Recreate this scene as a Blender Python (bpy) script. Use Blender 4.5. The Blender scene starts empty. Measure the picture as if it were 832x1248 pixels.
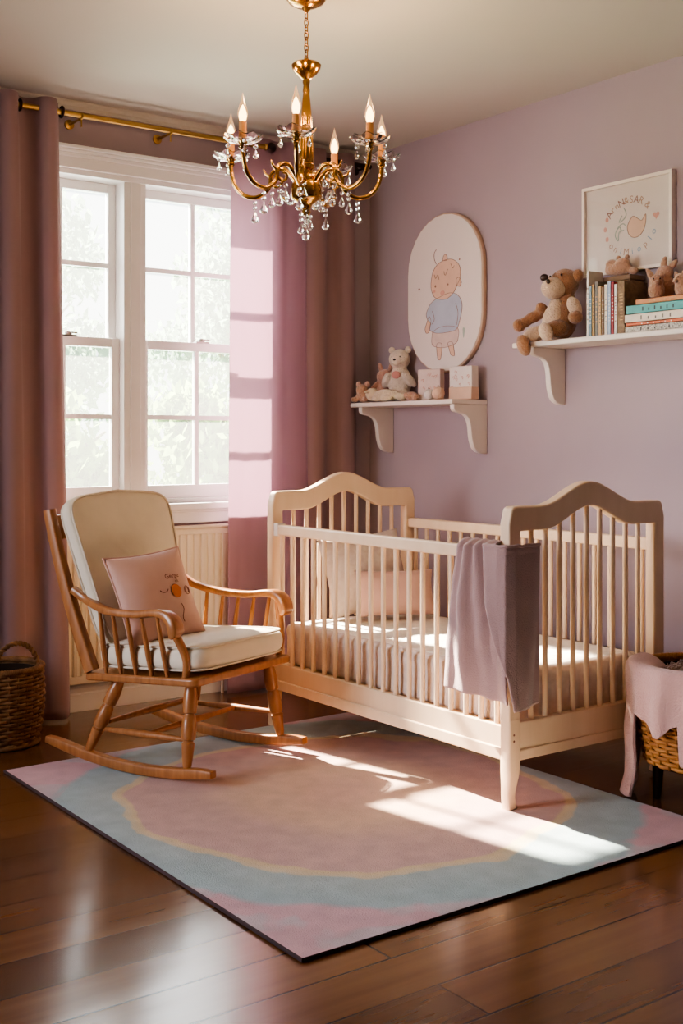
import bpy, bmesh, math, random
from math import sin, cos, pi, radians as R
from mathutils import Vector, Matrix, noise, Euler

random.seed(7)
scene = bpy.context.scene
col = scene.collection

# ------------------------------------------------------------------ materials
def mat(name, color, rough=0.6, metal=0.0, var=0.0, vscale=8.0, bump=0.0, bscale=60.0, sheen=0.0,
        spec=0.5, trans=0.0, ior=1.45, emit=None, estr=0.0, coat=0.0, color2=None, stretch=None):
    m = bpy.data.materials.new(name); m.use_nodes = True
    nt = m.node_tree; b = nt.nodes['Principled BSDF']
    b.inputs['Base Color'].default_value = (*color, 1)
    b.inputs['Roughness'].default_value = rough
    b.inputs['Metallic'].default_value = metal
    b.inputs['Specular IOR Level'].default_value = spec
    b.inputs['IOR'].default_value = ior
    b.inputs['Transmission Weight'].default_value = trans
    b.inputs['Sheen Weight'].default_value = sheen
    b.inputs['Coat Weight'].default_value = coat
    if emit:
        b.inputs['Emission Color'].default_value = (*emit, 1)
        b.inputs['Emission Strength'].default_value = estr
    tc = nt.nodes.new('ShaderNodeTexCoord')
    vec = tc.outputs['Object']
    if stretch:
        mp = nt.nodes.new('ShaderNodeMapping'); mp.inputs['Scale'].default_value = stretch
        nt.links.new(vec, mp.inputs['Vector']); vec = mp.outputs['Vector']
    if var > 0 or color2:
        n = nt.nodes.new('ShaderNodeTexNoise'); n.inputs['Scale'].default_value = vscale
        n.inputs['Detail'].default_value = 6
        nt.links.new(vec, n.inputs['Vector'])
        r = nt.nodes.new('ShaderNodeValToRGB')
        r.color_ramp.elements[0].position = 0.32; r.color_ramp.elements[1].position = 0.68
        c2 = color2 if color2 else tuple(min(1, c * (1 + var)) for c in color)
        c1 = color if color2 else tuple(c * (1 - var) for c in color)
        r.color_ramp.elements[0].color = (*c1, 1); r.color_ramp.elements[1].color = (*c2, 1)
        nt.links.new(n.outputs['Fac'], r.inputs['Fac'])
        nt.links.new(r.outputs['Color'], b.inputs['Base Color'])
    if bump > 0:
        n = nt.nodes.new('ShaderNodeTexNoise'); n.inputs['Scale'].default_value = bscale
        n.inputs['Detail'].default_value = 4
        nt.links.new(vec, n.inputs['Vector'])
        bp = nt.nodes.new('ShaderNodeBump'); bp.inputs['Strength'].default_value = bump
        bp.inputs['Distance'].default_value = 0.01
        nt.links.new(n.outputs['Fac'], bp.inputs['Height'])
        nt.links.new(bp.outputs['Normal'], b.inputs['Normal'])
    return m

def srgb(r, g, b):
    f = lambda c: ((c / 255) / 12.92 if c / 255 <= 0.04045 else ((c / 255 + 0.055) / 1.055) ** 2.4)
    return (f(r), f(g), f(b))

M = {}
M['wall'] = mat('mauve_wall_paint', srgb(172, 156, 162), 0.75, var=0.03, vscale=2, bump=0.05, bscale=200)
M['ceiling'] = mat('ceiling_paint', srgb(205, 200, 192), 0.9, var=0.02, vscale=1.5)
M['white_trim'] = mat('white_trim_paint', srgb(246, 246, 247), 0.4, var=0.02, vscale=6)
M['shelf_white'] = mat('shelf_paint', srgb(236, 226, 216), 0.45, var=0.02, vscale=9)
M['radiator'] = mat('radiator_enamel', srgb(232, 220, 200), 0.4)
M['brass'] = mat('brass', srgb(180, 136, 76), 0.2, metal=1.0, var=0.12, vscale=25, bump=0.05, bscale=90)
M['rod_brass'] = mat('rod_brass', srgb(172, 138, 84), 0.34, metal=1.0, var=0.1, vscale=12)
M['nickel'] = mat('dull_nickel', srgb(150, 146, 142), 0.35, metal=1.0)
M['rod_dark'] = mat('dark_metal', srgb(62, 40, 34), 0.4, metal=0.7)
M['crystal'] = mat('crystal', (1, 0.97, 0.95), 0.0, trans=1.0, ior=1.52, spec=0.6)
M['bulb'] = mat('flame_bulb', (1, 0.75, 0.45), 0.2, emit=(1.0, 0.62, 0.26), estr=9)
M['bulb_glass'] = mat('bulb_glass', (1, 0.9, 0.8), 0.05, trans=1.0, ior=1.1, emit=(1, 0.55, 0.25), estr=0.45)
M['candle'] = mat('candle_sleeve', srgb(205, 135, 75), 0.5, var=0.08, emit=(1, 0.45, 0.15), estr=0.12)
M['chairwood'] = mat('honey_wood', srgb(150, 96, 54), 0.35, color2=srgb(176, 118, 70), vscale=6, stretch=(9, 9, 1.2), bump=0.03, bscale=40, coat=0.2)
M['cribwood'] = mat('pale_birch', srgb(234, 204, 170), 0.42, color2=srgb(240, 212, 180), vscale=4, stretch=(5, 5, 1.0), coat=0.1)
M['cream'] = mat('cream_linen', srgb(226, 214, 192), 0.85, var=0.03, vscale=14, bump=0.12, bscale=350, sheen=0.2)
M['cream_pipe'] = mat('cream_piping', srgb(214, 202, 182), 0.85)
M['pinkcushion'] = mat('dusty_pink_linen', srgb(205, 165, 150), 0.85, var=0.04, vscale=12, bump=0.12, bscale=350, sheen=0.2)
M['ink_brown'] = mat('brown_thread', srgb(120, 66, 48), 0.8)
M['ink_orange'] = mat('orange_thread', srgb(198, 112, 40), 0.8)
M['mattress'] = mat('quilted_cotton', srgb(238, 228, 214), 0.9, var=0.05, vscale=40, bump=0.5, bscale=30)
M['sprig'] = mat('sprigged_cotton', srgb(226, 210, 198), 0.9, color2=srgb(212, 192, 180), vscale=38, bump=0.15, bscale=200)
M['throw'] = mat('mauve_throw_wool', srgb(172, 142, 138), 0.95, var=0.05, vscale=10, bump=0.35, bscale=260, sheen=0.4)
M['pinkthrow'] = mat('pink_fleece', srgb(214, 172, 164), 0.95, var=0.05, vscale=12, bump=0.6, bscale=180, sheen=0.5)
M['brownfur'] = mat('brown_fur_fabric', srgb(130, 96, 78), 1.0, var=0.2, vscale=30, bump=1.0, bscale=120, sheen=0.5)
M['wicker'] = mat('wicker_cane', srgb(160, 104, 52), 0.6, color2=srgb(196, 138, 74), vscale=25, bump=0.2, bscale=150)
M['wickerdark'] = mat('wicker_brown', srgb(112, 76, 46), 0.65, color2=srgb(150, 108, 66), vscale=25, bump=0.2, bscale=150)
M['basketin'] = mat('basket_lining', srgb(50, 33, 22), 0.9)
M['tedbrown'] = mat('teddy_brown_plush', srgb(164, 116, 80), 1.0, var=0.1, vscale=35, bump=0.8, bscale=160, sheen=0.6)
M['tedcream'] = mat('teddy_cream_plush', srgb(216, 186, 158), 1.0, var=0.06, vscale=35, bump=0.8, bscale=160, sheen=0.6)
M['nose'] = mat('dark_nose', srgb(52, 30, 22), 0.4)
M['whiteplush'] = mat('white_plush', srgb(232, 216, 196), 1.0, var=0.06, vscale=40, bump=0.9, bscale=150, sheen=0.6)
M['creamplush'] = mat('yellow_cream_plush', srgb(226, 208, 176), 1.0, var=0.06, vscale=40, bump=0.9, bscale=150, sheen=0.6)
M['pinkplush'] = mat('rosy_plush', srgb(206, 158, 138), 1.0, var=0.08, vscale=40, bump=0.9, bscale=150, sheen=0.6)
M['tanplush'] = mat('tan_plush', srgb(196, 152, 124), 1.0, var=0.08, vscale=40, bump=0.9, bscale=150, sheen=0.6)
M['heart'] = mat('rose_patch', srgb(214, 150, 140), 0.9)
M['plaque'] = mat('plaque_paper', srgb(234, 224, 216), 0.7, var=0.02, vscale=3)
M['plaque_rim'] = mat('plaque_rim_wood', srgb(206, 178, 156), 0.6)
M['skin_ink'] = mat('watercolour_peach', srgb(226, 192, 168), 0.8, var=0.05, vscale=15)
M['blue_ink'] = mat('watercolour_blue', srgb(184, 192, 206), 0.8, var=0.06, vscale=12)
M['pale_ink'] = mat('watercolour_beige', srgb(220, 200, 190), 0.8, var=0.05, vscale=25)
M['line_ink'] = mat('pencil_line', srgb(150, 112, 98), 0.8)
M['rose_ink'] = mat('watercolour_rose', srgb(218, 164, 148), 0.8)
M['blue_letter'] = mat('blue_lettering', srgb(140, 170, 190), 0.8)
M['tan_letter'] = mat('tan_lettering', srgb(182, 146, 124), 0.8)
M['green_ink'] = mat('watercolour_sage', srgb(176, 190, 176), 0.8)
M['frame_white'] = mat('frame_paint', srgb(238, 226, 214), 0.45)
M['paper'] = mat('print_paper', srgb(226, 214, 204), 0.6, var=0.015, vscale=4)

def wood_floor():
    m = bpy.data.materials.new('dark_plank_floor'); m.use_nodes = True
    nt = m.node_tree; b = nt.nodes['Principled BSDF']; L = nt.links.new
    tc = nt.nodes.new('ShaderNodeTexCoord')
    br = nt.nodes.new('ShaderNodeTexBrick')
    br.inputs['Color1'].default_value = (*srgb(92, 60, 34), 1)
    br.inputs['Color2'].default_value = (*srgb(122, 82, 48), 1)
    br.inputs['Mortar'].default_value = (*srgb(34, 20, 12), 1)
    br.inputs['Scale'].default_value = 1.0
    br.inputs['Brick Width'].default_value = 1.7
    br.inputs['Row Height'].default_value = 0.165
    br.inputs['Mortar Size'].default_value = 0.0035
    br.inputs['Mortar Smooth'].default_value = 0.2
    br.inputs['Bias'].default_value = 0.0
    L(tc.outputs['Object'], br.inputs['Vector'])
    mp = nt.nodes.new('ShaderNodeMapping'); mp.inputs['Scale'].default_value = (.7, 9, 1)
    L(tc.outputs['Object'], mp.inputs['Vector'])
    n = nt.nodes.new('ShaderNodeTexNoise'); n.inputs['Scale'].default_value = 3.0; n.inputs['Detail'].default_value = 8
    L(mp.outputs['Vector'], n.inputs['Vector'])
    mix = nt.nodes.new('ShaderNodeMix'); mix.data_type = 'RGBA'; mix.blend_type = 'MULTIPLY'
    mix.inputs['Factor'].default_value = 0.35
    rp = nt.nodes.new('ShaderNodeValToRGB')
    rp.color_ramp.elements[0].position = 0.3; rp.color_ramp.elements[0].color = (0.45, 0.42, 0.4, 1)
    rp.color_ramp.elements[1].position = 0.7; rp.color_ramp.elements[1].color = (1.1, 1.05, 1, 1)
    L(n.outputs['Fac'], rp.inputs['Fac'])
    L(br.outputs['Color'], mix.inputs['A']); L(rp.outputs['Color'], mix.inputs['B'])
    L(mix.outputs['Result'], b.inputs['Base Color'])
    rr = nt.nodes.new('ShaderNodeMapRange')
    rr.inputs['To Min'].default_value = 0.17; rr.inputs['To Max'].default_value = 0.27
    L(n.outputs['Fac'], rr.inputs['Value']); L(rr.outputs['Result'], b.inputs['Roughness'])
    b.inputs['Coat Weight'].default_value = 0.25; b.inputs['Coat Roughness'].default_value = 0.15
    n2 = nt.nodes.new('ShaderNodeTexNoise'); n2.inputs['Scale'].default_value = 1.6; n2.inputs['Detail'].default_value = 3
    mp2 = nt.nodes.new('ShaderNodeMapping'); mp2.inputs['Scale'].default_value = (1, 3.5, 1)
    L(tc.outputs['Object'], mp2.inputs['Vector']); L(mp2.outputs['Vector'], n2.inputs['Vector'])
    add = nt.nodes.new('ShaderNodeMath'); add.operation = 'MULTIPLY_ADD'; add.inputs[1].default_value = -0.25
    L(br.outputs['Fac'], add.inputs[0]); L(n2.outputs['Fac'], add.inputs[2])
    bp = nt.nodes.new('ShaderNodeBump'); bp.inputs['Strength'].default_value = 0.12; bp.inputs['Distance'].default_value = 0.012
    L(add.outputs['Value'], bp.inputs['Height']); L(bp.outputs['Normal'], b.inputs['Normal'])
    L(bp.outputs['Normal'], b.inputs['Coat Normal'])
    return m
M['floor'] = wood_floor()

def rug_mat():
    # painterly pastel rounds woven into the pile: distance from the round's middle, disturbed by noise, through a colour ramp
    m = bpy.data.materials.new('pastel_swirl_pile'); m.use_nodes = True
    nt = m.node_tree; b = nt.nodes['Principled BSDF']; L = nt.links.new
    tc = nt.nodes.new('ShaderNodeTexCoord')
    n = nt.nodes.new('ShaderNodeTexNoise'); n.inputs['Scale'].default_value = 1.9; n.inputs['Detail'].default_value = 4
    L(tc.outputs['Object'], n.inputs['Vector'])
    sub = nt.nodes.new('ShaderNodeVectorMath'); sub.operation = 'SUBTRACT'; sub.inputs[1].default_value = (0.5, 0.5, 0.5)
    L(n.outputs['Color'], sub.inputs[0])
    sc = nt.nodes.new('ShaderNodeVectorMath'); sc.operation = 'SCALE'; sc.inputs['Scale'].default_value = 0.34
    L(sub.outputs['Vector'], sc.inputs[0])
    ad = nt.nodes.new('ShaderNodeVectorMath'); ad.operation = 'ADD'
    L(tc.outputs['Object'], ad.inputs[0]); L(sc.outputs['Vector'], ad.inputs[1])
    ds = nt.nodes.new('ShaderNodeVectorMath'); ds.operation = 'DISTANCE'; ds.inputs[1].default_value = (0.07, 0.02, 0.0)
    L(ad.outputs['Vector'], ds.inputs[0])
    rp = nt.nodes.new('ShaderNodeValToRGB'); cr = rp.color_ramp; cr.interpolation = 'EASE'
    stops = [(0.0, srgb(204, 168, 152)), (0.30, srgb(210, 176, 152)), (0.50, srgb(200, 166, 156)), (0.695, srgb(202, 166, 158)),
             (0.712, srgb(214, 194, 156)), (0.742, srgb(208, 194, 164)), (0.757, srgb(168, 182, 182)), (0.97, srgb(164, 184, 188)),
             (1.0, srgb(196, 180, 186))]
    cr.elements[0].position = 0; cr.elements[0].color = (*stops[0][1], 1)
    cr.elements[1].position = 1; cr.elements[1].color = (*stops[-1][1], 1)
    for p, c in stops[1:-1]:
        e = cr.elements.new(p); e.color = (*c, 1)
    L(ds.outputs['Value'], rp.inputs['Fac'])
    # pink pools outside the blue
    n3 = nt.nodes.new('ShaderNodeTexNoise'); n3.inputs['Scale'].default_value = 2.1; n3.inputs['Detail'].default_value = 3
    of = nt.nodes.new('ShaderNodeVectorMath'); of.operation = 'ADD'; of.inputs[1].default_value = (3.3, 1.7, 0)
    L(ad.outputs['Vector'], of.inputs[0]); L(of.outputs['Vector'], n3.inputs['Vector'])
    r3 = nt.nodes.new('ShaderNodeValToRGB')
    r3.color_ramp.elements[0].position = 0.515; r3.color_ramp.elements[0].color = (0, 0, 0, 1)
    r3.color_ramp.elements[1].position = 0.54; r3.color_ramp.elements[1].color = (1, 1, 1, 1)
    L(n3.outputs['Fac'], r3.inputs['Fac'])
    gt = nt.nodes.new('ShaderNodeMapRange'); gt.inputs['From Min'].default_value = 0.955; gt.inputs['From Max'].default_value = 0.985
    L(ds.outputs['Value'], gt.inputs['Value'])
    mu = nt.nodes.new('ShaderNodeMath'); mu.operation = 'MULTIPLY'
    L(r3.outputs['Color'], mu.inputs[0]); L(gt.outputs['Result'], mu.inputs[1])
    mx = nt.nodes.new('ShaderNodeMix'); mx.data_type = 'RGBA'
    L(mu.outputs['Value'], mx.inputs['Factor']); L(rp.outputs['Color'], mx.inputs['A'])
    mx.inputs['B'].default_value = (*srgb(206, 168, 176), 1)
    # fibre streaks
    n4 = nt.nodes.new('ShaderNodeTexNoise'); n4.inputs['Scale'].default_value = 14; n4.inputs['Detail'].default_value = 8
    L(tc.outputs['Object'], n4.inputs['Vector'])
    r4 = nt.nodes.new('ShaderNodeValToRGB')
    r4.color_ramp.elements[0].position = 0.3; r4.color_ramp.elements[0].color = (0.82, 0.82, 0.82, 1)
    r4.color_ramp.elements[1].position = 0.7; r4.color_ramp.elements[1].color = (1.05, 1.05, 1.05, 1)
    L(n4.outputs['Fac'], r4.inputs['Fac'])
    m2 = nt.nodes.new('ShaderNodeMix'); m2.data_type = 'RGBA'; m2.blend_type = 'MULTIPLY'; m2.inputs['Factor'].default_value = 0.8
    L(mx.outputs['Result'], m2.inputs['A']); L(r4.outputs['Color'], m2.inputs['B'])
    L(m2.outputs['Result'], b.inputs['Base Color'])
    b.inputs['Roughness'].default_value = 0.95; b.inputs['Sheen Weight'].default_value = 0.15; b.inputs['Specular IOR Level'].default_value = 0.2
    n5 = nt.nodes.new('ShaderNodeTexNoise'); n5.inputs['Scale'].default_value = 260
    L(tc.outputs['Object'], n5.inputs['Vector'])
    bp = nt.nodes.new('ShaderNodeBump'); bp.inputs['Strength'].default_value = 0.4; bp.inputs['Distance'].default_value = 0.006
    L(n5.outputs['Fac'], bp.inputs['Height']); L(bp.outputs['Normal'], b.inputs['Normal'])
    return m
M['rug'] = rug_mat()
M['rugedge'] = mat('rug_binding', srgb(72, 56, 58), 0.95)

def cloth_mat(name, c, transl, tc_):
    m = bpy.data.materials.new(name); m.use_nodes = True
    nt = m.node_tree; b = nt.nodes['Principled BSDF']; L = nt.links.new
    b.inputs['Base Color'].default_value = (*c, 1); b.inputs['Roughness'].default_value = 0.85
    b.inputs['Sheen Weight'].default_value = 0.15; b.inputs['Specular IOR Level'].default_value = 0.2
    t = nt.nodes.new('ShaderNodeBsdfTranslucent'); t.inputs['Color'].default_value = (*tc_, 1)
    mx = nt.nodes.new('ShaderNodeMixShader'); mx.inputs['Fac'].default_value = transl
    L(b.outputs['BSDF'], mx.inputs[1]); L(t.outputs['BSDF'], mx.inputs[2])
    L(mx.outputs['Shader'], nt.nodes['Material Output'].inputs['Surface'])
    txc = nt.nodes.new('ShaderNodeTexCoord')
    mp = nt.nodes.new('ShaderNodeMapping'); mp.inputs['Scale'].default_value = (300, 300, 60)
    n = nt.nodes.new('ShaderNodeTexNoise'); n.inputs['Scale'].default_value = 1.0
    L(txc.outputs['Object'], mp.inputs['Vector']); L(mp.outputs['Vector'], n.inputs['Vector'])
    bp = nt.nodes.new('ShaderNodeBump'); bp.inputs['Strength'].default_value = 0.1; bp.inputs['Distance'].default_value = 0.004
    L(n.outputs['Fac'], bp.inputs['Height']); L(bp.outputs['Normal'], b.inputs['Normal'])
    return m
M['curtain'] = cloth_mat('mauve_curtain_cloth', srgb(154, 127, 130), 0.07, srgb(200, 150, 155))
M['sheer'] = cloth_mat('rose_sheer_curtain_cloth', srgb(166, 138, 150), 0.42, srgb(240, 208, 222))

def glass_mat():
    # clear window glass with white scatter mixed in to imitate hazy glare
    m = bpy.data.materials.new('window_glass'); m.use_nodes = True
    nt = m.node_tree; L = nt.links.new
    nt.nodes.remove(nt.nodes['Principled BSDF'])
    t = nt.nodes.new('ShaderNodeBsdfTransparent'); t.inputs['Color'].default_value = (0.97, 0.98, 0.98, 1)
    g = nt.nodes.new('ShaderNodeBsdfGlossy'); g.inputs['Roughness'].default_value = 0.02
    f = nt.nodes.new('ShaderNodeFresnel'); f.inputs['IOR'].default_value = 1.45
    mx = nt.nodes.new('ShaderNodeMixShader')
    L(f.outputs['Fac'], mx.inputs['Fac']); L(t.outputs['BSDF'], mx.inputs[1]); L(g.outputs['BSDF'], mx.inputs[2])
    tr = nt.nodes.new('ShaderNodeBsdfTranslucent'); tr.inputs['Color'].default_value = (1, 1, 1, 1)
    m2 = nt.nodes.new('ShaderNodeMixShader'); m2.inputs['Fac'].default_value = 0.05
    L(mx.outputs['Shader'], m2.inputs[1]); L(tr.outputs['BSDF'], m2.inputs[2])
    L(m2.outputs['Shader'], nt.nodes['Material Output'].inputs['Surface'])
    return m
M['glass'] = glass_mat()
def clear_glass():
    m = bpy.data.materials.new('picture_glass'); m.use_nodes = True
    nt = m.node_tree; L = nt.links.new
    nt.nodes.remove(nt.nodes['Principled BSDF'])
    t = nt.nodes.new('ShaderNodeBsdfTransparent'); g = nt.nodes.new('ShaderNodeBsdfGlossy'); g.inputs['Roughness'].default_value = .03
    mx = nt.nodes.new('ShaderNodeMixShader'); mx.inputs['Fac'].default_value = .05
    L(t.outputs['BSDF'], mx.inputs[1]); L(g.outputs['BSDF'], mx.inputs[2])
    L(mx.outputs['Shader'], nt.nodes['Material Output'].inputs['Surface'])
    return m
M['picglass'] = clear_glass()
def leaf_mat(name, c):
    m = cloth_mat(name, c, 0.5, tuple(min(1, x * 1.3) for x in c)); return m
M['leaf'] = leaf_mat('pale_leaves', srgb(150, 172, 118))
M['leaf2'] = leaf_mat('grey_green_leaves', srgb(136, 158, 140))
M['bark'] = mat('bark', srgb(150, 135, 120), 0.9)
M['lawn'] = mat('lawn', srgb(150, 180, 120), 0.95, var=0.1, vscale=3)

# ------------------------------------------------------------------ mesh builder
class MB:
    def __init__(s): s.v = []; s.f = []; s.mi = []
    def add(s, verts, faces, mi=0):
        o = len(s.v); s.v += [Vector(v) for v in verts]
        for f in faces: s.f.append(tuple(i + o for i in f)); s.mi.append(mi)
        return s
    def box(s, x0, x1, y0, y1, z0, z1, mi=0, M4=None):
        vs = [Vector((x, y, z)) for z in (z0, z1) for y in (y0, y1) for x in (x0, x1)]
        if M4: vs = [M4 @ v for v in vs]
        return s.add(vs, [(0, 2, 3, 1), (4, 5, 7, 6), (0, 1, 5, 4), (2, 6, 7, 3), (0, 4, 6, 2), (1, 3, 7, 5)], mi)
    def sweep(s, pts, rad, n=10, closed=False, mi=0, caps=True, up=Vector((0, 0, 1)), square=False):
        """tube (or rounded bar) along pts; rad: number, or list of numbers / (side, up) pairs"""
        pts = [Vector(p) for p in pts]; N = len(pts); rings = []; prev = None
        for i, p in enumerate(pts):
            if closed: t = pts[(i + 1) % N] - pts[i - 1]
            else: t = pts[min(i + 1, N - 1)] - pts[max(i - 1, 0)]
            t.normalize()
            if prev is None:
                side = t.cross(up)
                if side.length < 1e-4: side = t.cross(Vector((1, 0, 0)))
            else: side = prev - t * prev.dot(t)
            side.normalize(); prev = side
            w = side.cross(t)
            r = rad[i] if isinstance(rad, list) else rad
            ra, rb = r if isinstance(r, (tuple, list)) else (r, r)
            ring = []
            for k in range(n):
                a = 2 * pi * k / n
                c_, s_ = cos(a), sin(a)
                if square:
                    e = 0.35
                    c_ = math.copysign(abs(c_) ** e, c_); s_ = math.copysign(abs(s_) ** e, s_)
                ring.append(p + side * ra * c_ + w * rb * s_)
            rings.append(ring)
        vs = [v for r_ in rings for v in r_]; fs = []
        for i in range(N if closed else N - 1):
            j = (i + 1) % N
            for k in range(n):
                l = (k + 1) % n
                fs.append((i * n + k, i * n + l, j * n + l, j * n + k))
        if caps and not closed:
            fs.append(tuple(range(n - 1, -1, -1))); fs.append(tuple((N - 1) * n + k for k in range(n)))
        return s.add(vs, fs, mi)
    def lathe(s, prof, n=20, M4=Matrix(), mi=0):
        """prof: (radius, z) list along local z"""
        vs = []; fs = []
        for r, z in prof:
            for k in range(n):
                a = 2 * pi * k / n; vs.append(M4 @ Vector((r * cos(a), r * sin(a), z)))
        for i in range(len(prof) - 1):
            for k in range(n):
                l = (k + 1) % n
                fs.append((i * n + k, i * n + l, (i + 1) * n + l, (i + 1) * n + k))
        fs.append(tuple(range(n - 1, -1, -1))); fs.append(tuple((len(prof) - 1) * n + k for k in range(n)))
        return s.add(vs, fs, mi)
    def turned(s, a, b, prof, n=14, mi=0):
        """lathe between two points; prof: (fraction, radius)"""
        a = Vector(a); b = Vector(b); d = b - a
        q = Vector((0, 0, 1)).rotation_difference(d.normalized()).to_matrix().to_4x4()
        return s.lathe([(r, t * d.length) for t, r in prof], n, Matrix.Translation(a) @ q, mi)
    def prism(s, poly, fn, t0, t1, mi=0):
        """extrude a 2-D polygon; fn(u, v, t) gives the 3-D point"""
        n = len(poly)
        vs = [fn(u, v, t0) for u, v in poly] + [fn(u, v, t1) for u, v in poly]
        fs = [tuple(range(n - 1, -1, -1)), tuple(range(n, 2 * n))]
        for i in range(n):
            j = (i + 1) % n; fs.append((i, j, n + j, n + i))
        return s.add(vs, fs, mi)
    def ell(s, c, r, rot=(0, 0, 0), nu=20, nv=12, e1=1.0, e2=1.0, mi=0):
        Mx = Matrix.Translation(Vector(c)) @ Euler(rot).to_matrix().to_4x4()
        rx, ry, rz = r if isinstance(r, (tuple, list)) else (r, r, r)
        pw = lambda x, e: math.copysign(abs(x) ** e, x)
        vs = [Mx @ Vector((0, 0, -rz))]; fs = []
        for i in range(1, nv):
            p = -pi / 2 + pi * i / nv
            for k in range(nu):
                a = 2 * pi * k / nu
                vs.append(Mx @ Vector((rx * pw(cos(p), e1) * pw(cos(a), e2), ry * pw(cos(p), e1) * pw(sin(a), e2), rz * pw(sin(p), e1))))
        vs.append(Mx @ Vector((0, 0, rz)))
        for k in range(nu):
            l = (k + 1) % nu
            fs.append((0, 1 + l, 1 + k))
            for i in range(nv - 2):
                a = 1 + i * nu; fs.append((a + k, a + l, a + nu + l, a + nu + k))
            a = 1 + (nv - 2) * nu; fs.append((a + k, a + l, len(vs) - 1))
        return s.add(vs, fs, mi)
    def grid(s, fn, nu, nv, mi=0, wrap=False):
        vs = [fn(i / nu, j / nv) for j in range(nv + 1) for i in range(nu + 1)]
        fs = [(j * (nu + 1) + i, j * (nu + 1) + i + 1, (j + 1) * (nu + 1) + i + 1, (j + 1) * (nu + 1) + i) for j in range(nv) for i in range(nu)]
        return s.add(vs, fs, mi)
    def build(s, name, mats, parent=None, smooth=True, bevel=0, subsurf=0, remesh=0, solid=0, angle=40, seg=2, weld=False):
        me = bpy.data.meshes.new(name)
        me.from_pydata([tuple(v) for v in s.v], [], s.f)
        if not isinstance(mats, (list, tuple)): mats = [mats]
        for m in mats: me.materials.append(M[m] if isinstance(m, str) else m)
        me.polygons.foreach_set('material_index', s.mi)
        bm = bmesh.new(); bm.from_mesh(me)
        if weld: bmesh.ops.remove_doubles(bm, verts=bm.verts, dist=1e-5)
        bmesh.ops.recalc_face_normals(bm, faces=bm.faces); bm.to_mesh(me); bm.free()
        o = bpy.data.objects.new(name, me); col.objects.link(o)
        if parent: o.parent = parent
        if remesh:
            d = o.modifiers.new('remesh', 'REMESH'); d.mode = 'VOXEL'; d.voxel_size = remesh; d.use_smooth_shade = True
            d = o.modifiers.new('smooth', 'SMOOTH'); d.factor = 0.5; d.iterations = 4
        if solid:
            d = o.modifiers.new('solid', 'SOLIDIFY'); d.thickness = solid; d.offset = 0
        if bevel:
            d = o.modifiers.new('bevel', 'BEVEL'); d.width = bevel; d.segments = seg; d.limit_method = 'ANGLE'; d.angle_limit = R(35)
        if subsurf:
            d = o.modifiers.new('sub', 'SUBSURF'); d.levels = subsurf; d.render_levels = subsurf
        if smooth:
            me.polygons.foreach_set('use_smooth', [True] * len(me.polygons))
            if angle < 180 and not subsurf and not remesh:
                try: me.set_sharp_from_angle(angle=R(angle))
                except Exception: pass
        return o

def tag(o, label=None, cat=None, group=None, kind=None):
    if label: o['label'] = label
    if cat: o['category'] = cat
    if group: o['group'] = group
    if kind: o['kind'] = kind
    return o
def thing(name, loc=(0, 0, 0), rz=0, label=None, cat=None, group=None, kind=None, rot=None):
    o = bpy.data.objects.new(name, None); col.objects.link(o); o.empty_display_size = 0.1
    o.location = loc; o.rotation_euler = rot if rot else (0, 0, rz)
    return tag(o, label, cat, group, kind)
def copy_part(o, parent):
    c = o.copy(); col.objects.link(c); c.parent = parent; return c
def bez(p0, p1, p2, p3, n=10):
    out = []
    for i in range(n + 1):
        t = i / n; a = (1 - t)
        out.append(tuple(a ** 3 * x0 + 3 * a * a * t * x1 + 3 * a * t * t * x2 + t ** 3 * x3 for x0, x1, x2, x3 in zip(p0, p1, p2, p3)))
    return out
def catmull(pts, n=6):
    pts = [Vector(p) for p in pts]; out = []
    for i in range(len(pts) - 1):
        p0 = pts[max(i - 1, 0)]; p1 = pts[i]; p2 = pts[i + 1]; p3 = pts[min(i + 2, len(pts) - 1)]
        for k in range(n):
            t = k / n
            out.append(0.5 * ((2 * p1) + (p2 - p0) * t + (2 * p0 - 5 * p1 + 4 * p2 - p3) * t * t + (3 * p1 - p0 - 3 * p2 + p3) * t ** 3))
    out.append(pts[-1]); return out
def lerp(a, b, t): return a + (b - a) * t
def interp(x, tab):
    if x <= tab[0][0]: return tab[0][1]
    for (a, b), (c, d) in zip(tab, tab[1:]):
        if x <= c: return b + (d - b) * (x - a) / (c - a)
    return tab[-1][1]
def text_mesh(txt, size):
    """glyph outlines of the built-in font as a flat filled mesh in XY"""
    cu = bpy.data.curves.new('lettering', 'FONT'); cu.body = txt; cu.size = size; cu.align_x = 'CENTER'; cu.resolution_u = 3
    o = bpy.data.objects.new('lettering', cu); col.objects.link(o)
    bpy.context.view_layer.update()
    dg = bpy.context.evaluated_depsgraph_get()
    me = bpy.data.meshes.new_from_object(o.evaluated_get(dg))
    vs = [v.co.copy() for v in me.vertices]; fs = [tuple(p.vertices) for p in me.polygons]
    bpy.data.objects.remove(o); bpy.data.curves.remove(cu); bpy.data.meshes.remove(me)
    return vs, fs

WY = 4.92      # inner face of the window wall
RX = 3.76      # inner face of the right wall
LX = -1.4; FY = -1.3; CZ = 2.69

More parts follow.
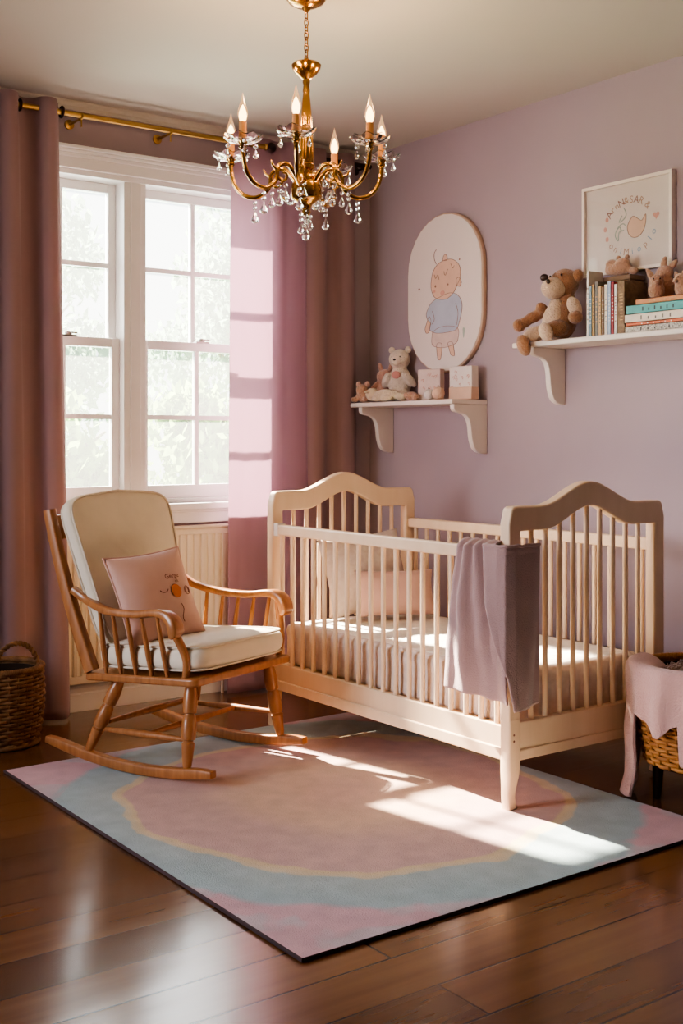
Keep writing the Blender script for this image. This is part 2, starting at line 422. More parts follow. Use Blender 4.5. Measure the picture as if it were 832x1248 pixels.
# ------------------------------------------------------------------ room shell
def struct(o): o['kind'] = 'structure'; return o
struct(MB().box(LX - .15, RX + .15, FY - .15, WY + .16, -0.08, 0).build('floor', 'floor', smooth=False))
struct(MB().box(LX - .15, RX + .15, FY - .15, WY + .16, CZ, CZ + .1).build('ceiling', 'ceiling', smooth=False))
OX0, OX1, OZ0, OZ1 = 1.80, 3.09, 0.905, 2.405
struct(MB().box(LX - .15, OX0, WY, WY + .16, 0, CZ).box(OX1, RX + .15, WY, WY + .16, 0, CZ)
       .box(OX0, OX1, WY, WY + .16, 0, OZ0).box(OX0, OX1, WY, WY + .16, OZ1, CZ).build('wall_back', 'wall', smooth=False))
struct(MB().box(RX, RX + .15, FY, WY, 0, CZ).build('wall_right', 'wall', smooth=False))
L_GAP = (3.1, 4.5, 0.8, 2.25)      # opening added in the left wall, out of view, for the fill light
struct(MB().box(LX - .15, LX, FY, L_GAP[0], 0, CZ).box(LX - .15, LX, L_GAP[1], WY, 0, CZ)
       .box(LX - .15, LX, L_GAP[0], L_GAP[1], 0, L_GAP[2]).box(LX - .15, LX, L_GAP[0], L_GAP[1], L_GAP[3], CZ).build('wall_left', 'wall', smooth=False))
struct(MB().box(LX, RX, FY - .15, FY, 0, CZ).build('wall_front', 'wall', smooth=False))

def moulding(name, prof, p0, p1, normal):
    """prof: (out, z) polygon swept between two floor points"""
    p0 = Vector((*p0, 0)); p1 = Vector((*p1, 0)); nrm = Vector((*normal, 0))
    return struct(MB().prism(prof, lambda u, v, t: lerp(p0, p1, t) + nrm * u + Vector((0, 0, v)), 0, 1).build(name, 'white_trim', smooth=False))
base = [(0, 0), (.022, 0), (.022, .075), (.017, .082), (.017, .10), (.010, .112), (.010, .128), (0, .135)]
moulding('baseboard_back', base, (LX, WY), (RX, WY), (0, -1))
moulding('baseboard_right', base, (RX, FY), (RX, WY), (-1, 0))
crown = [(0, CZ - .035), (.012, CZ - .035), (.016, CZ - .02), (.03, CZ - .008), (.034, CZ), (0, CZ)]
o = moulding('trim_1', crown, (LX, WY), (RX, WY), (0, -1)); o.data.materials[0] = M['ceiling']

# window
win = struct(thing('window_1', ((OX0 + OX1) / 2, WY, OZ0)))
wo = Vector(win.location)
def wbox(mb, x0, x1, y0, y1, z0, z1): return mb.box(x0 - wo.x, x1 - wo.x, y0 - wo.y, y1 - wo.y, z0 - wo.z, z1 - wo.z)
m = MB()
for x0, x1 in ((OX0 - .09, OX0), (OX1, OX1 + .09)):
    wbox(m, x0, x1, WY - .02, WY, OZ0 - .01, OZ1 + .002); wbox(m, x0 + .02, x1 - .02, WY - .028, WY - .02, OZ0 - .01, OZ1)
m.build('casing', 'white_trim', win, smooth=False, bevel=.003)
m = MB()
for x, ya, za, zb in ((.09, .022, 2.397, 2.45), (.10, .034, 2.445, 2.462), (.115, .045, 2.462, 2.476), (.13, .058, 2.476, 2.492)):
    wbox(m, OX0 - x, OX1 + x, WY - ya, WY, za, zb)
m.build('header', 'white_trim', win, smooth=False, bevel=.003)
m = MB()
wbox(m, OX0, OX0 + .025, WY, WY + .16, OZ0, OZ1); wbox(m, OX1 - .025, OX1, WY, WY + .16, OZ0, OZ1); wbox(m, OX0, OX1, WY, WY + .16, OZ1 - .03, OZ1)
wbox(m, OX0, OX1, WY + .02, WY + .16, OZ0, OZ0 + .02)
m.build('jamb', 'white_trim', win, smooth=False)
m = MB(); wbox(m, OX0 - .11, OX1 + .11, WY - .055, WY + .03, OZ0 - .03, OZ0); wbox(m, OX0 - .09, OX1 + .09, WY - .02, WY, OZ0 - .095, OZ0 - .03)
wbox(m, OX0 - .09, OX1 + .09, WY - .03, WY, OZ0 - .045, OZ0 - .03)
m.build('sill', 'white_trim', win, smooth=False, bevel=.004)
MX0, MX1 = 2.362, 2.472
m = MB(); wbox(m, MX0, MX1, WY + .015, WY + .16, OZ0, OZ1); wbox(m, MX0 + .03, MX1 - .03, WY + .005, WY + .015, OZ0, OZ1)
m.build('mullion', 'white_trim', win, smooth=False, bevel=.002)
for x0, x1 in ((OX0 + .025, MX0), (MX1, OX1 - .025)):
    for up in (0, 1):
        y = WY + (.105 if up else .065)
        z0, z1 = (1.625, OZ1 - .03) if up else (OZ0 + .02, 1.665)
        st = .036; tr = .042; brl = .042 if up else .062
        m = MB(); wbox(m, x0, x0 + st, y, y + .035, z0, z1); wbox(m, x1 - st, x1, y, y + .035, z0, z1)
        wbox(m, x0 + st, x1 - st, y, y + .035, z1 - tr, z1); wbox(m, x0 + st, x1 - st, y, y + .035, z0, z0 + brl)
        sash = m.build('sash', 'white_trim', win, smooth=False, bevel=.003)
        gx0, gx1, gz0, gz1 = x0 + st, x1 - st, z0 + brl, z1 - tr
        m = MB(); xm = (gx0 + gx1) / 2; zm = (gz0 + gz1) / 2
        wbox(m, xm - .011, xm + .011, y + .006, y + .030, gz0, gz1); wbox(m, gx0, gx1, y + .007, y + .029, zm - .011, zm + .011)
        m.build('muntin', 'white_trim', sash, smooth=False)
        m = MB(); wbox(m, gx0, gx1, y + .0165, y + .0185, gz0, gz1)
        m.build('pane', 'glass', sash, smooth=False)
        if not up:
            m = MB(); xl = lerp(x0, x1, .55)
            wbox(m, xl - .035, xl + .035, y - .002, y + .03, z1, z1 + .006)
            m.lathe([(.016, 0), (.016, .012), (.008, .016)], 14, Matrix.Translation((xl - wo.x, y + .012 - wo.y, z1 + .006 - wo.z)))
            wbox(m, xl - .005, xl + .04, y + .004, y + .014, z1 + .013, z1 + .019)
            m.build('latch', 'nickel', sash, smooth=False)

# ------------------------------------------------------------------ outside
struct(MB().box(-20, 25, WY + .3, 40, -.6, -.5).build('trim_2', 'lawn', smooth=False)).name = 'ground'
def tree(name, loc, h, rx, ry, n, leafm, label, seed, trunk=True, low=.0):
    rd = random.Random(seed); t = thing(name, loc, 0, label, 'tree' if trunk else 'shrub')
    m = MB(); zc = h * (.58 if trunk else .5); rz = h * .43
    clumps = [(rd.uniform(-.7, .7) * rx, rd.uniform(-.7, .7) * ry, zc + rd.uniform(-.75, .75) * rz, rd.uniform(.25, .5) * rx) for _ in range(26)]
    for _ in range(n):
        cx, cy, cz, cr = rd.choice(clumps)
        d = Vector((rd.gauss(0, 1), rd.gauss(0, 1), rd.gauss(0, 1))).normalized() * cr * rd.uniform(.5, 1)
        p = Vector((cx, cy, cz)) + d
        s = rd.uniform(.06, .13); q = Euler((rd.uniform(0, 6), rd.uniform(0, 6), rd.uniform(0, 6))).to_matrix()
        m.add([p + q @ Vector(v) for v in ((-s, 0, 0), (0, -s * .5, 0), (s, 0, 0), (0, s * .5, 0))], [(0, 1, 2, 3)])
    m.build('foliage', leafm, t, smooth=False)
    tm = MB()
    tm.sweep([(0, 0, -.55), (.05, .02, h * .3), (0, 0, h * .75)], [.16, .11, .04], 10)
    for k in range(5):
        a = k * 1.26; tm.sweep([(.03, .01, h * .35), (cos(a) * rx * .3, sin(a) * ry * .3, h * .55), (cos(a) * rx * .55, sin(a) * ry * .55, h * .68)], [.06, .04, .015], 7)
    tm.build('trunk', 'bark', t)
tree('garden_tree', (11.4, 18.5, 0), 5.2, 2.3, 1.6, 7000, 'leaf2', 'pale grey-green leafy tree seen through the upper panes of the right window unit', 3)
tree('garden_tree', (6.4, 18.0, 0), 5.0, 2.3, 1.6, 7000, 'leaf2', 'washed-out leafy tree seen through the upper panes of the left window unit', 5)
tree('garden_shrub', (5.0, 12.6, 0), 1.9, 1.45, 1.0, 4500, 'leaf', 'yellow-green shrub seen through the lower panes of the left window unit', 8, trunk=False)
tree('garden_shrub', (8.2, 13.2, 0), 2.0, 1.45, 1.0, 4500, 'leaf', 'yellow-green shrub seen through the lower panes of the right window unit', 9, trunk=False)

# ------------------------------------------------------------------ curtains and rods
CY = 4.785
def rod(name, x0, x1, z, r, mt, label, brackets, fin0, fin1, yo=0):
    CY = 4.785 + yo
    t = thing(name, ((x0 + x1) / 2, CY, z), 0, label, 'curtain rod'); hx = (x1 - x0) / 2; cx = (x0 + x1) / 2
    MB().sweep([(-hx, 0, 0), (hx, 0, 0)], r, 14, up=Vector((0, 1, 0))).build('pole', mt, t)
    for bx in brackets:
        m = MB(); m.sweep([(bx - cx, WY - CY, -.012), (bx - cx, 0.02, -.012)], .006, 8); m.lathe([(.022, 0), (.022, .008), (.01, .012)], 14, Matrix.Translation((bx - cx, WY - CY, -.012)) @ Matrix.Rotation(pi / 2, 4, 'X'))
        m.sweep([(bx - cx, .015 * cos(a), .015 * sin(a)) for a in [pi * .9 + k * pi * 1.0 / 8 for k in range(9)]], .005, 8, up=Vector((1, 0, 0)))
        m.sweep([(bx - cx, 0, -.015), (bx - cx, 0, -.05)], .004, 8)
        m.build('bracket', mt, t)
    for f, sx in ((fin0, -1), (fin1, 1)):
        if f:
            m = MB(); m.lathe([(r, 0), (.017, .004), (.017, .012), (.009, .018)], 14, Matrix.Translation((sx * hx, 0, 0)) @ Matrix.Rotation(sx * pi / 2, 4, 'Y'))
            m.build('finial_collar', mt, t)
            MB().ell((sx * (hx + .04), 0, 0), .026, nu=12, nv=8).build('finial_ball', 'crystal', t, smooth=False)
rod('curtain_rod', 1.15, 3.02, 2.60, .0125, 'rod_brass', 'long brass curtain rod with clear ball finial above the window', (2.09, 2.52), 0, 1)
rod('curtain_rod', 3.12, 3.70, 2.605, .0125, 'rod_dark', 'short curtain rod coloured dark for the shaded corner behind the chandelier', (3.66,), 0, 0, yo=.055)  # dark tone stands for the shade on this stretch of rod

def curtain(name, x0, x1, mt, label, period, amp, phase, ztop=2.645, zb=.012, seed=0, grom=(), flare0=0, flare1=0, yo=0, gm='rod_dark', flat=0):
    t = thing(name, ((x0 + x1) / 2, CY + yo, 0), 0, label, 'curtain'); cx = (x0 + x1) / 2
    def fn(u, v):
        x = lerp(x0, x1, u) - cx
        z = lerp(ztop, zb, v)
        xx = x + (flare0 * (1 - u) + flare1 * u) * v
        ph = 2 * pi * ((lerp(x0, x1, u)) - phase) / period
        wob = noise.noise((x * 5 + seed, v * 1.4, seed * 1.7))
        c = cos(ph + .5 * wob * v) * (1 if not flat else min(1, max(0.02, (u - flat) * 6)))
        y = -amp * math.copysign(abs(c) ** .65, c) * (1 - .25 * v + .35 * wob * v)
        y += .006 * noise.noise((x * 18, v * 5, seed + 4)) * v
        if v > .985: y -= .004 * sin(ph * 2)
        return Vector((xx, y, z))
    nu = int((x1 - x0) / .006)
    MB().grid(fn, nu, 60).build('fabric', mt, t, solid=.0025, angle=180)
    for gx in grom:
        MB().sweep([(gx - cx, .022 * cos(a), 2.60 + .022 * sin(a)) for a in [2 * pi * k / 20 for k in range(20)]], .005, 8, closed=True, up=Vector((1, 0, 0))).build('grommet', gm, t)
    return t
curtain('curtain', 1.30, 1.995, 'curtain', 'full-length mauve curtain left of the window, behind the small wicker basket', .17, .040, 1.935, seed=2, grom=(1.815, 2.0), flare1=.05, flare0=-.02)
curtain('curtain', 2.838, 3.27, 'sheer', 'sunlit sheer rose curtain hanging at the right edge of the window', .24, .026, 2.96, seed=5, ztop=2.64, flare0=-.02, flat=.5)
curtain('curtain', 3.285, 3.62, 'curtain', 'opaque mauve curtain in the corner between the sheer curtain and the wall shelf', .175, .03, 3.375, seed=9, ztop=2.65, yo=.055)

# ------------------------------------------------------------------ radiator
t = thing('radiator', (2.44, 4.87, .13), 0, 'cream panel radiator with vertical ribs under the window, behind the rocking chair', 'radiator')
m = MB(); hw = .43; H_ = .67
n = 22
pts = []
for k in range(n):
    x0 = -hw + .02 + (2 * hw - .04) * k / n; w = (2 * hw - .04) / n
    pts += [(x0, -.012), (x0 + w * .3, -.012), (x0 + w * .42, -.022), (x0 + w * .88, -.022)]
pts += [(hw - .02, -.012), (hw, -.012), (hw, .02), (-hw, .02), (-hw, -.012)]
m.prism(pts, lambda u, v, w: Vector((u, v, w)), .035, H_ - .04)
m.box(-hw, hw, -.018, .022, 0, .035); m.box(-hw, hw, -.018, .022, H_ - .04, H_ - .012)
m.build('panel', 'radiator', t, smooth=False, bevel=.002)
m = MB(); m.box(-hw - .004, hw + .004, -.024, .03, H_ - .012, H_); m.build('top_cover', 'radiator', t, smooth=False, bevel=.003)
for bx in (-.3, .27):
    m = MB(); m.box(bx, bx + .03, .022, .049, .1, .58); m.build('wall_bracket', 'radiator', t, smooth=False)
m = MB(); m.sweep([(hw - .03, 0, 0), (hw - .03, 0, -.13)], .008, 8); m.build('pipe', 'radiator', t)

# ------------------------------------------------------------------ rug
RXC, RYC = 2.295, 3.2
t = thing('area_rug', (RXC, RYC, 0), 0, 'pastel pink, blue and yellow swirled area rug lying on the wooden floor', 'rug')
hx, hy = .775, .955
m = MB()
def rugtop(u, v):
    x = lerp(-hx, hx, u); y = lerp(-hy, hy, v)
    return Vector((x, y, .0105 + .0012 * noise.noise((x * 3, y * 3, 0))))
m.grid(rugtop, 50, 60); m.build('pile', 'rug', t, angle=180)
m = MB(); m.box(-hx, hx, -hy, hy, .0008, .0088); m.sweep([(-hx, -hy, .006), (hx, -hy, .006), (hx, hy, .006), (-hx, hy, .006)], .0055, 8, closed=True)
m.build('binding', 'rugedge', t)
RUG = .0118

# ------------------------------------------------------------------ rocking chair
CH_LOC = (2.15, 3.905, 0); CH_RZ = R(21)
ch = thing('rocking_chair', CH_LOC, CH_RZ, 'honey-coloured wooden rocking chair with spindled arms in front of the window', 'chair')
W_ = 'chairwood'; ch.scale = (.955, .955, .955)
rk = lambda s, y: s * lerp(.285, .30, (y + .4) / .9)
def rock_z(y):     # underside of a rocker
    return (RUG + .0015) / .955 + (y - .03) ** 2 * .27
for s in (-1, 1):
    pts = []; rad = []
    for k in range(25):
        y = lerp(-.335, .485, k / 24); e = min(k, 24 - k)
        hh = .020 if e > 2 else (.013, .017, .019)[e]
        pts.append((rk(s, y), y, rock_z(y) + hh)); rad.append((.017, hh))
    MB().sweep(pts, rad, 16, square=True).build('rocker', W_, ch, angle=60)
legprof = [(0, .013), (.05, .017), (.2, .022), (.30, .0245), (.315, .019), (.33, .019), (.34, .026), (.42, .028), (.52, .027), (.60, .024), (.62, .019), (.635, .019), (.645, .025), (.75, .027), (.85, .025), (.95, .021), (1, .018)]
SZ = lambda y: .3685 - (y + .26) * -.0 - (y + .26) * .06    # underside of the tilted seat board
for s in (-1, 1):
    for fy, ty in ((-.215, -.19), (.27, .16)):
        foot = (rk(s, fy), fy, rock_z(fy) + .034); top = (s * .235, ty, SZ(ty) + .004)
        MB().turned(foot, top, legprof, 16).build('leg', W_, ch)
strp = [(0, .008), (.1, .0095), (.45, .014), (.5, .015), (.55, .014), (.9, .0095), (1, .008)]
for s in (-1, 1):
    MB().turned((s * .268, -.205, .165), (s * .268, .22, .15), strp, 12).build('stretcher', W_, ch)
MB().turned((-.262, .0, .158), (.262, .0, .158), strp, 12).build('stretcher', W_, ch)
MB().turned((-.258, .195, .18), (.258, .195, .18), strp, 12).build('stretcher', W_, ch)
# seat board
def rrect(x0, x1, y0, y1, r, n=5):
    out = []
    for cx, cy, a0 in ((x1 - r, y1 - r, 0), (x0 + r, y1 - r, pi / 2), (x0 + r, y0 + r, pi), (x1 - r, y0 + r, 1.5 * pi)):
        for k in range(n + 1):
            a = a0 + pi / 2 * k / n; out.append((cx + r * cos(a), cy + r * sin(a)))
    return out
tiltp = lambda u, v, w: Vector((u, v, w - (v + .26) * .06))
MB().prism(rrect(-.312, .288, -.275, .285, .03), tiltp, .3685, .3985).build('seat', W_, ch, bevel=.008, seg=3)
seat_top = lambda y: .3985 - (y + .26) * .06
# back posts and crest
bp0 = lambda s: Vector((s * (.302 if s < 0 else .275), .245, .375)); bp1 = lambda s: Vector((s * (.338 if s < 0 else .315), .438, .985))
for s in (-1, 1):
    a, b = bp0(s), bp1(s); pts = [lerp(a, b, k / 10) + Vector((0, .018 * sin(pi * k / 10), 0)) for k in range(11)]
    MB().sweep(pts, [(lerp(.021, .019, k / 10), lerp(.026, .02, k / 10)) for k in range(11)], 16, square=True).build('back_post', W_, ch, angle=60)
a, b = bp1(-1), bp1(1)
m = MB(); pts = []; rad = []
for k in range(13):
    u = k / 12; p = lerp(a, b, u) + Vector((0, .035 * sin(pi * u), -.075 + .012 * sin(pi * u))); pts.append(p); rad.append((.011, .05))
m.sweep(pts, rad, 16, square=True); m.build('crest_rail', W_, ch, angle=60)
for k in range(7):
    u = (k + 1) / 8; x = lerp(-.25, .25, u)
    MB().turned((x, .235, .382), (x * 1.1, .42 + .03 * sin(pi * u), .90), [(0, .007), (.3, .010), (.7, .009), (1, .006)], 10).build('back_spindle', W_, ch)
# arms
for s in (-1, 1):
    ax = .345 if s < 0 else .328
    ctrl = [(s * (.322 if s < 0 else .30), .325, 0.6815), (s * .312, .25, 0.6415), (s * (.345 if s < 0 else .328), .12, 0.6185), (s * ax, -.02, 0.6165), (s * ax, -.11, 0.6285), (s * ax, -.165, 0.6265), (s * ax, -.20, 0.6045), (s * ax, -.212, 0.5715), (s * ax, -.205, 0.5485)]
    pts = catmull(ctrl, 5); N = len(pts); rad = []
    for i in range(N):
        u = i / (N - 1); rad.append((interp(u, [(0, .016), (.3, .021), (.55, .027), (.8, .032), (1, .029)]), interp(u, [(0, .014), (.5, .014), (.75, .019), (.9, .02), (1, .008)])))
    MB().sweep(pts, rad, 16, square=True, up=Vector((0, 0, 1))).build('armrest', W_, ch, angle=60)
    pts = catmull([(s * .283, -.205, .39), (s * .290, -.215, .455), (s * .305, -.20, .515), (s * .33, -.175, .585), (s * .338, -.165, .62)], 5)
    MB().sweep(pts, [lerp(.0145, .017, i / (len(pts) - 1)) for i in range(len(pts))], 12).build('arm_post', W_, ch)
    for k in range(5):
        y = lerp(.19, -.12, k / 4); yb = lerp(.175, -.13, k / 4)
        zt = interp(-y, [(-.25, 0.6415), (-.12, 0.6185), (.02, 0.6165), (.11, 0.6285)])
        MB().turned((s * (.296 if s < 0 else .272), yb, seat_top(yb) - .005), (s * interp(-y, [(-.25, .312), (-.12, .33), (.02, .342), (.15, .345)]), y, zt), [(0, .007), (.35, .0105), (.7, .009), (1, .0065)], 10).build('arm_spindle', W_, ch)
def ch_world(p): return Vector(CH_LOC) + Matrix.Rotation(CH_RZ, 3, 'Z') @ Vector(p)
CHM = Matrix.Translation(CH_LOC) @ Matrix.Rotation(CH_RZ, 4, 'Z') @ Matrix.Scale(1, 4)

def cushion_thing(name, mat4, w, d, th, mt, pipe, label, cat, topf=None, e=.28, taper=0, seed=0):
    """boxed cushion, local x width, y depth, z thickness (centre origin), welted along both edges"""
    t = thing(name, mat4.to_translation(), 0, label, cat, rot=mat4.to_euler())
    m = MB(); nu, nv = 72, 20
    pw = lambda x, q: math.copysign(abs(x) ** q, x)
    arch = topf if topf else (lambda x: 0)
    def shape(a, sc=1):
        x = w / 2 * pw(cos(a), e) * sc; y = d / 2 * pw(sin(a), e) * sc
        x *= 1 - taper * (y / d + .5)
        if y > 0: y += arch(x / (w / 2)) * (y / (d / 2))
        return x, y
    vs = []; fs = []
    prof = [(-1, .0), (-1, .45), (-.98, .75), (-.9, .92), (-.72, .985), (-.4, 1.004), (0, 1.01), (.4, 1.004), (.72, .985), (.9, .92), (.98, .75), (1, .45), (1, 0)]
    for z, rr in prof:
        for k in range(nu):
            a = 2 * pi * k / nu; x, y = shape(a, rr)
            puff = 1 + .16 * (1 - (rr * .98) ** 4) if abs(z) > .9 else 1
            zz = z * th / 2 * puff
            zz += .005 * noise.noise((x * 9 + seed, y * 9, z)) * (1 if rr > .1 else 1)
            vs.append(Vector((x, y, zz)))
    n_ = len(prof)
    for i in range(n_ - 1):
        for k in range(nu):
            l = (k + 1) % nu; fs.append((i * nu + k, i * nu + l, (i + 1) * nu + l, (i + 1) * nu + k))
    m.add(vs, fs); m.build('cover', mt, t, subsurf=1, weld=True)
    for sz in (-1, 1):
        pts = []
        for k in range(nu):
            x, y = shape(2 * pi * k / nu, .975); pts.append((x, y, sz * th / 2 * .84))
        MB().sweep(pts, .0042, 8, closed=True).build('piping', pipe, t)
    return t
seatM = CHM @ Matrix.Translation((-.012, -.012, .3985 * .955 + .054)) @ Matrix.Rotation(-.06, 4, 'X') @ Matrix.Translation((0, 0, -.0115 + .006))
cushion_thing('seat_cushion', seatM, .545, .51, .092, 'cream', 'cream_pipe', 'thick cream boxed cushion lying on the rocking chair seat', 'cushion', e=.3, seed=3)
backdir = (bp1(1) - bp0(1)); tilt = math.atan2(.203, .61)
backM = CHM @ Matrix.Translation((-.052, .268, .715)) @ Matrix.Rotation(pi / 2 - tilt, 4, 'X') @ Matrix.Translation((0, 0, .006))
cushion_thing('back_cushion', backM, .455, .56, .066, 'cream', 'cream_pipe', 'tall cream cushion leaning against the rocking chair back', 'cushion', topf=lambda u: .022 * (1 - u * u), e=.2, taper=-.24, seed=8)

def pillow_z(u, v, th):
    return th / 2 * max(0, (1 - abs(u) ** 2.4)) ** .55 * max(0, (1 - abs(v) ** 2.4)) ** .55
def pillow_xy(u, v, w, h):
    return (w / 2 * u * (1 - .07 * (1 - v * v)), h / 2 * v * (1 - .07 * (1 - u * u)))
def pillow(name, mat4, w, h, th, mt, label, cat='pillow', seed=0, pipe=None):
    t = thing(name, mat4.to_translation(), 0, label, cat, rot=mat4.to_euler())
    m = MB()
    for sz in (1, -1):
        def fn(a, b):
            u, v = a * 2 - 1, b * 2 - 1
            x, y = pillow_xy(u, v, w, h)
            return Vector((x, y, sz * (pillow_z(u, v, th) + .006 * noise.noise((x * 9 + seed, y * 9, sz)) * (1 - u * u) * (1 - v * v))))
        m.grid(fn, 30, 30)
    m.build('cover', mt, t, angle=180, weld=True)
    if pipe:
        pts = [(*pillow_xy(u, v, w, h), 0) for u, v in [(lerp(-1, 1, k / 12), -1) for k in range(12)] + [(1, lerp(-1, 1, k / 12)) for k in range(12)] + [(lerp(1, -1, k / 12), 1) for k in range(12)] + [(-1, lerp(1, -1, k / 12)) for k in range(12)]]
        MB().sweep(pts, .0035, 8, closed=True).build('piping', pipe, t)
    return t
PW, PH, PT = .345, .35, .115
pilM = CHM @ Matrix.Translation((-.132, .068, .622)) @ Matrix.Rotation(R(-12), 4, 'Z') @ Matrix.Rotation(pi / 2 - R(24), 4, 'X') @ Matrix.Rotation(R(4), 4, 'Z')
pil = pillow('throw_pillow', pilM, PW, PH, PT, 'pinkcushion', 'dusty pink throw pillow with small embroidered motif on the rocking chair', seed=4, pipe='pinkcushion')
def on_pillow(x, y, off=.0015):
    u, v = x / (PW / 2), y / (PH / 2); return Vector((x, y, pillow_z(u, v, PT) + .004 + off))
m = MB()
for txt, sz, ox, oy in (('Gerge', .027, .055, .045), ('ok', .018, .07, .026)):
    vs, fs = text_mesh(txt, sz); m.add([on_pillow(v.x + ox, v.y + oy + .02 * v.x) for v in vs], fs, 0)
m.add([on_pillow(.055 + .023 * cos(a), -.005 + .025 * sin(a)) for a in [2 * pi * k / 20 for k in range(20)]], [tuple(range(20))], 1)
m.sweep([on_pillow(.0 + .018 * cos(a), .008 + .012 * sin(a)) for a in [pi * 1.05 + .9 * pi * k / 10 for k in range(11)]], .0016, 6, mi=0)
for rr in (.016, .010):
    m.sweep([on_pillow(.108 + rr * .8 * cos(a), -.008 + rr * sin(a)) for a in [2 * pi * k / 14 for k in range(14)]], .0014, 6, closed=True, mi=0)
m.sweep([on_pillow(.06 + .006 * sin(k), -.055 - .011 * k) for k in range(7)], .0014, 6, mi=0)
m.build('embroidery', ['ink_brown', 'ink_orange'], pil, smooth=False)

# ------------------------------------------------------------------ crib
CX0, CX1, CY0, CY1 = 2.655, 3.42, 2.742, 4.185
crib = thing('baby_crib', ((CX0 + CX1) / 2, (CY0 + CY1) / 2, 0), 0, 'pale wooden baby crib with arched headboard and slatted sides standing on the rug', 'crib')
co = Vector(crib.location); cw = 'cribwood'
HWX = (CX1 - CX0) / 2; HWY = (CY1 - CY0) / 2
def arch_top(u):      # u in -1..1
    a = abs(u)
    if a > .93: return .985 - .055 * (1 - math.sqrt(max(0, 1 - ((a - .93) / .07) ** 2)))
    t = max(0, min(1, (.62 - a) / .62)); t = t * t * (3 - 2 * t)
    return .985 + .075 * t - (.0 if a < .62 else 0)
def arch_low(u):
    a = abs(u); t = max(0, min(1, (.66 - a) / .66)); t = t * t * (3 - 2 * t)
    return .905 + .072 * t
PWd = .052
for yc, nm in ((-HWY + .022, 'footboard'), (HWY - .022, 'headboard')):
    y0, y1 = yc - .022, yc + .022
    # the arched frame with its two side posts, one bent board
    outer = [(lerp(-1, 1, k / 60)) for k in range(61)]
    m = MB(); vs = []; fs = []
    n = 61; inw = HWX - PWd
    top = [(u * HWX, arch_top(u)) for u in outer]
    low = [(u * inw, arch_low(u)) for u in outer]
    ring_out = [(-HWX, .29)] + [(-HWX, lerp(.35, .90, k / 6)) for k in range(7)] + top + [(HWX, lerp(.90, .35, k / 6)) for k in range(7)] + [(HWX, .29)]
    ring_in = [(-inw, .29)] + [(-inw, lerp(.35, .88, k / 6)) for k in range(7)] + low + [(inw, lerp(.88, .35, k / 6)) for k in range(7)] + [(inw, .29)]
    nn = len(ring_out)
    for y in (y0, y1):
        vs += [(x, y, z) for x, z in ring_out] + [(x, y, z) for x, z in ring_in]
    for i in range(nn - 1):
        a, b, c, d = i, i + 1, nn + i + 1, nn + i
        o2 = 2 * nn
        fs += [(a, b, c, d), (o2 + a, o2 + d, o2 + c, o2 + b), (a, o2 + a, o2 + b, b), (d, c, o2 + c, o2 + d)]
    fs += [(0, nn, 3 * nn, 2 * nn), (nn - 1, 3 * nn - 1, 4 * nn - 1, 2 * nn - 1)]
    m.add(vs, fs); board = m.build(nm, cw, crib, bevel=.006, seg=3)
    for k in range(9):
        x = lerp(-inw, inw, (k + 1) / 10); zt = arch_low(x / inw) + .01
        MB().sweep([(x, yc, .27), (x, yc, zt)], .0092, 12).build('spindle', cw, board)
    m = MB(); m.box(-HWX + .01, HWX - .01, yc - .016, yc + .016, .195, .288); m.box(-HWX + .01, HWX - .01, yc - .021, yc + .021, .165, .2)
    m.build('bottom_rail', cw, board, smooth=False, bevel=.004)
    for s in (-1, 1):
        # curved tapering foot
        x0 = s * (HWX - PWd / 2); pts = []; rad = []
        for k in range(17):
            u = k / 16; z = lerp(.30, RUG + .0015, u)
            w = interp(u, [(0, .026), (.45, .027), (.55, .026), (.8, .0185), (.93, .0175), (1, .020)])
            dx = interp(u, [(0, 0), (.5, 0), (.62, -.002), (.85, -.011), (1, -.005)])
            pts.append((x0 - s * dx * -1 * (-1), yc, z)); rad.append((w, min(.0235, w)))
        MB().sweep(pts, rad, 20, square=True, up=Vector((0, 1, 0))).build('leg', cw, crib, angle=60)
    # little dowel caps
    for s in (-1, 1):
        m = MB()
        for dz in (.232, .252):
            m.lathe([(.004, 0), (.003, .002)], 10, Matrix.Translation((s * (HWX - .02), yc - .0225 if nm == 'footboard' else yc + .0225, dz)) @ Matrix.Rotation(pi / 2 if nm == 'footboard' else -pi / 2, 4, 'X'))
        m.build('dowel_cap', 'ink_brown', board)
yi0, yi1 = -HWY + .044, HWY - .044
for xc, nm in ((-HWX + .024, 'front_side'), (HWX - .024, 'back_side')):
    m = MB(); m.box(xc - .018, xc + .018, yi0, yi1, .805, .848); side = m.build(nm, cw, crib, smooth=False, bevel=.007, seg=3)
    m = MB(); m.box(xc - .013, xc + .013, yi0, yi1, .195, .275); m.box(xc - .020, xc + .020, yi0, yi1, .165, .205)
    m.build('bottom_rail', cw, side, smooth=False, bevel=.004)
    for k in range(18):
        y = lerp(yi0, yi1, (k + .5) / 18)
        MB().sweep([(xc, y, .265), (xc, y, .81)], .0092, 12).build('spindle', cw, side)
    if nm == 'front_side':
        m = MB(); m.box(xc - .020, xc + .020, yi1 - .032, yi1 + .0, .80, .853); m.build('rail_bracket', 'shelf_white', side, smooth=False, bevel=.003)
m = MB()
for k in range(10):
    y = lerp(yi0, yi1, (k + .5) / 10); m.box(-HWX + .04, HWX - .04, y - .035, y + .035, .255, .272)
m.box(-HWX + .038, -HWX + .05, yi0, yi1, .235, .258); m.box(HWX - .05, HWX - .038, yi0, yi1, .235, .258)
m.build('slat_base', cw, crib, smooth=False)

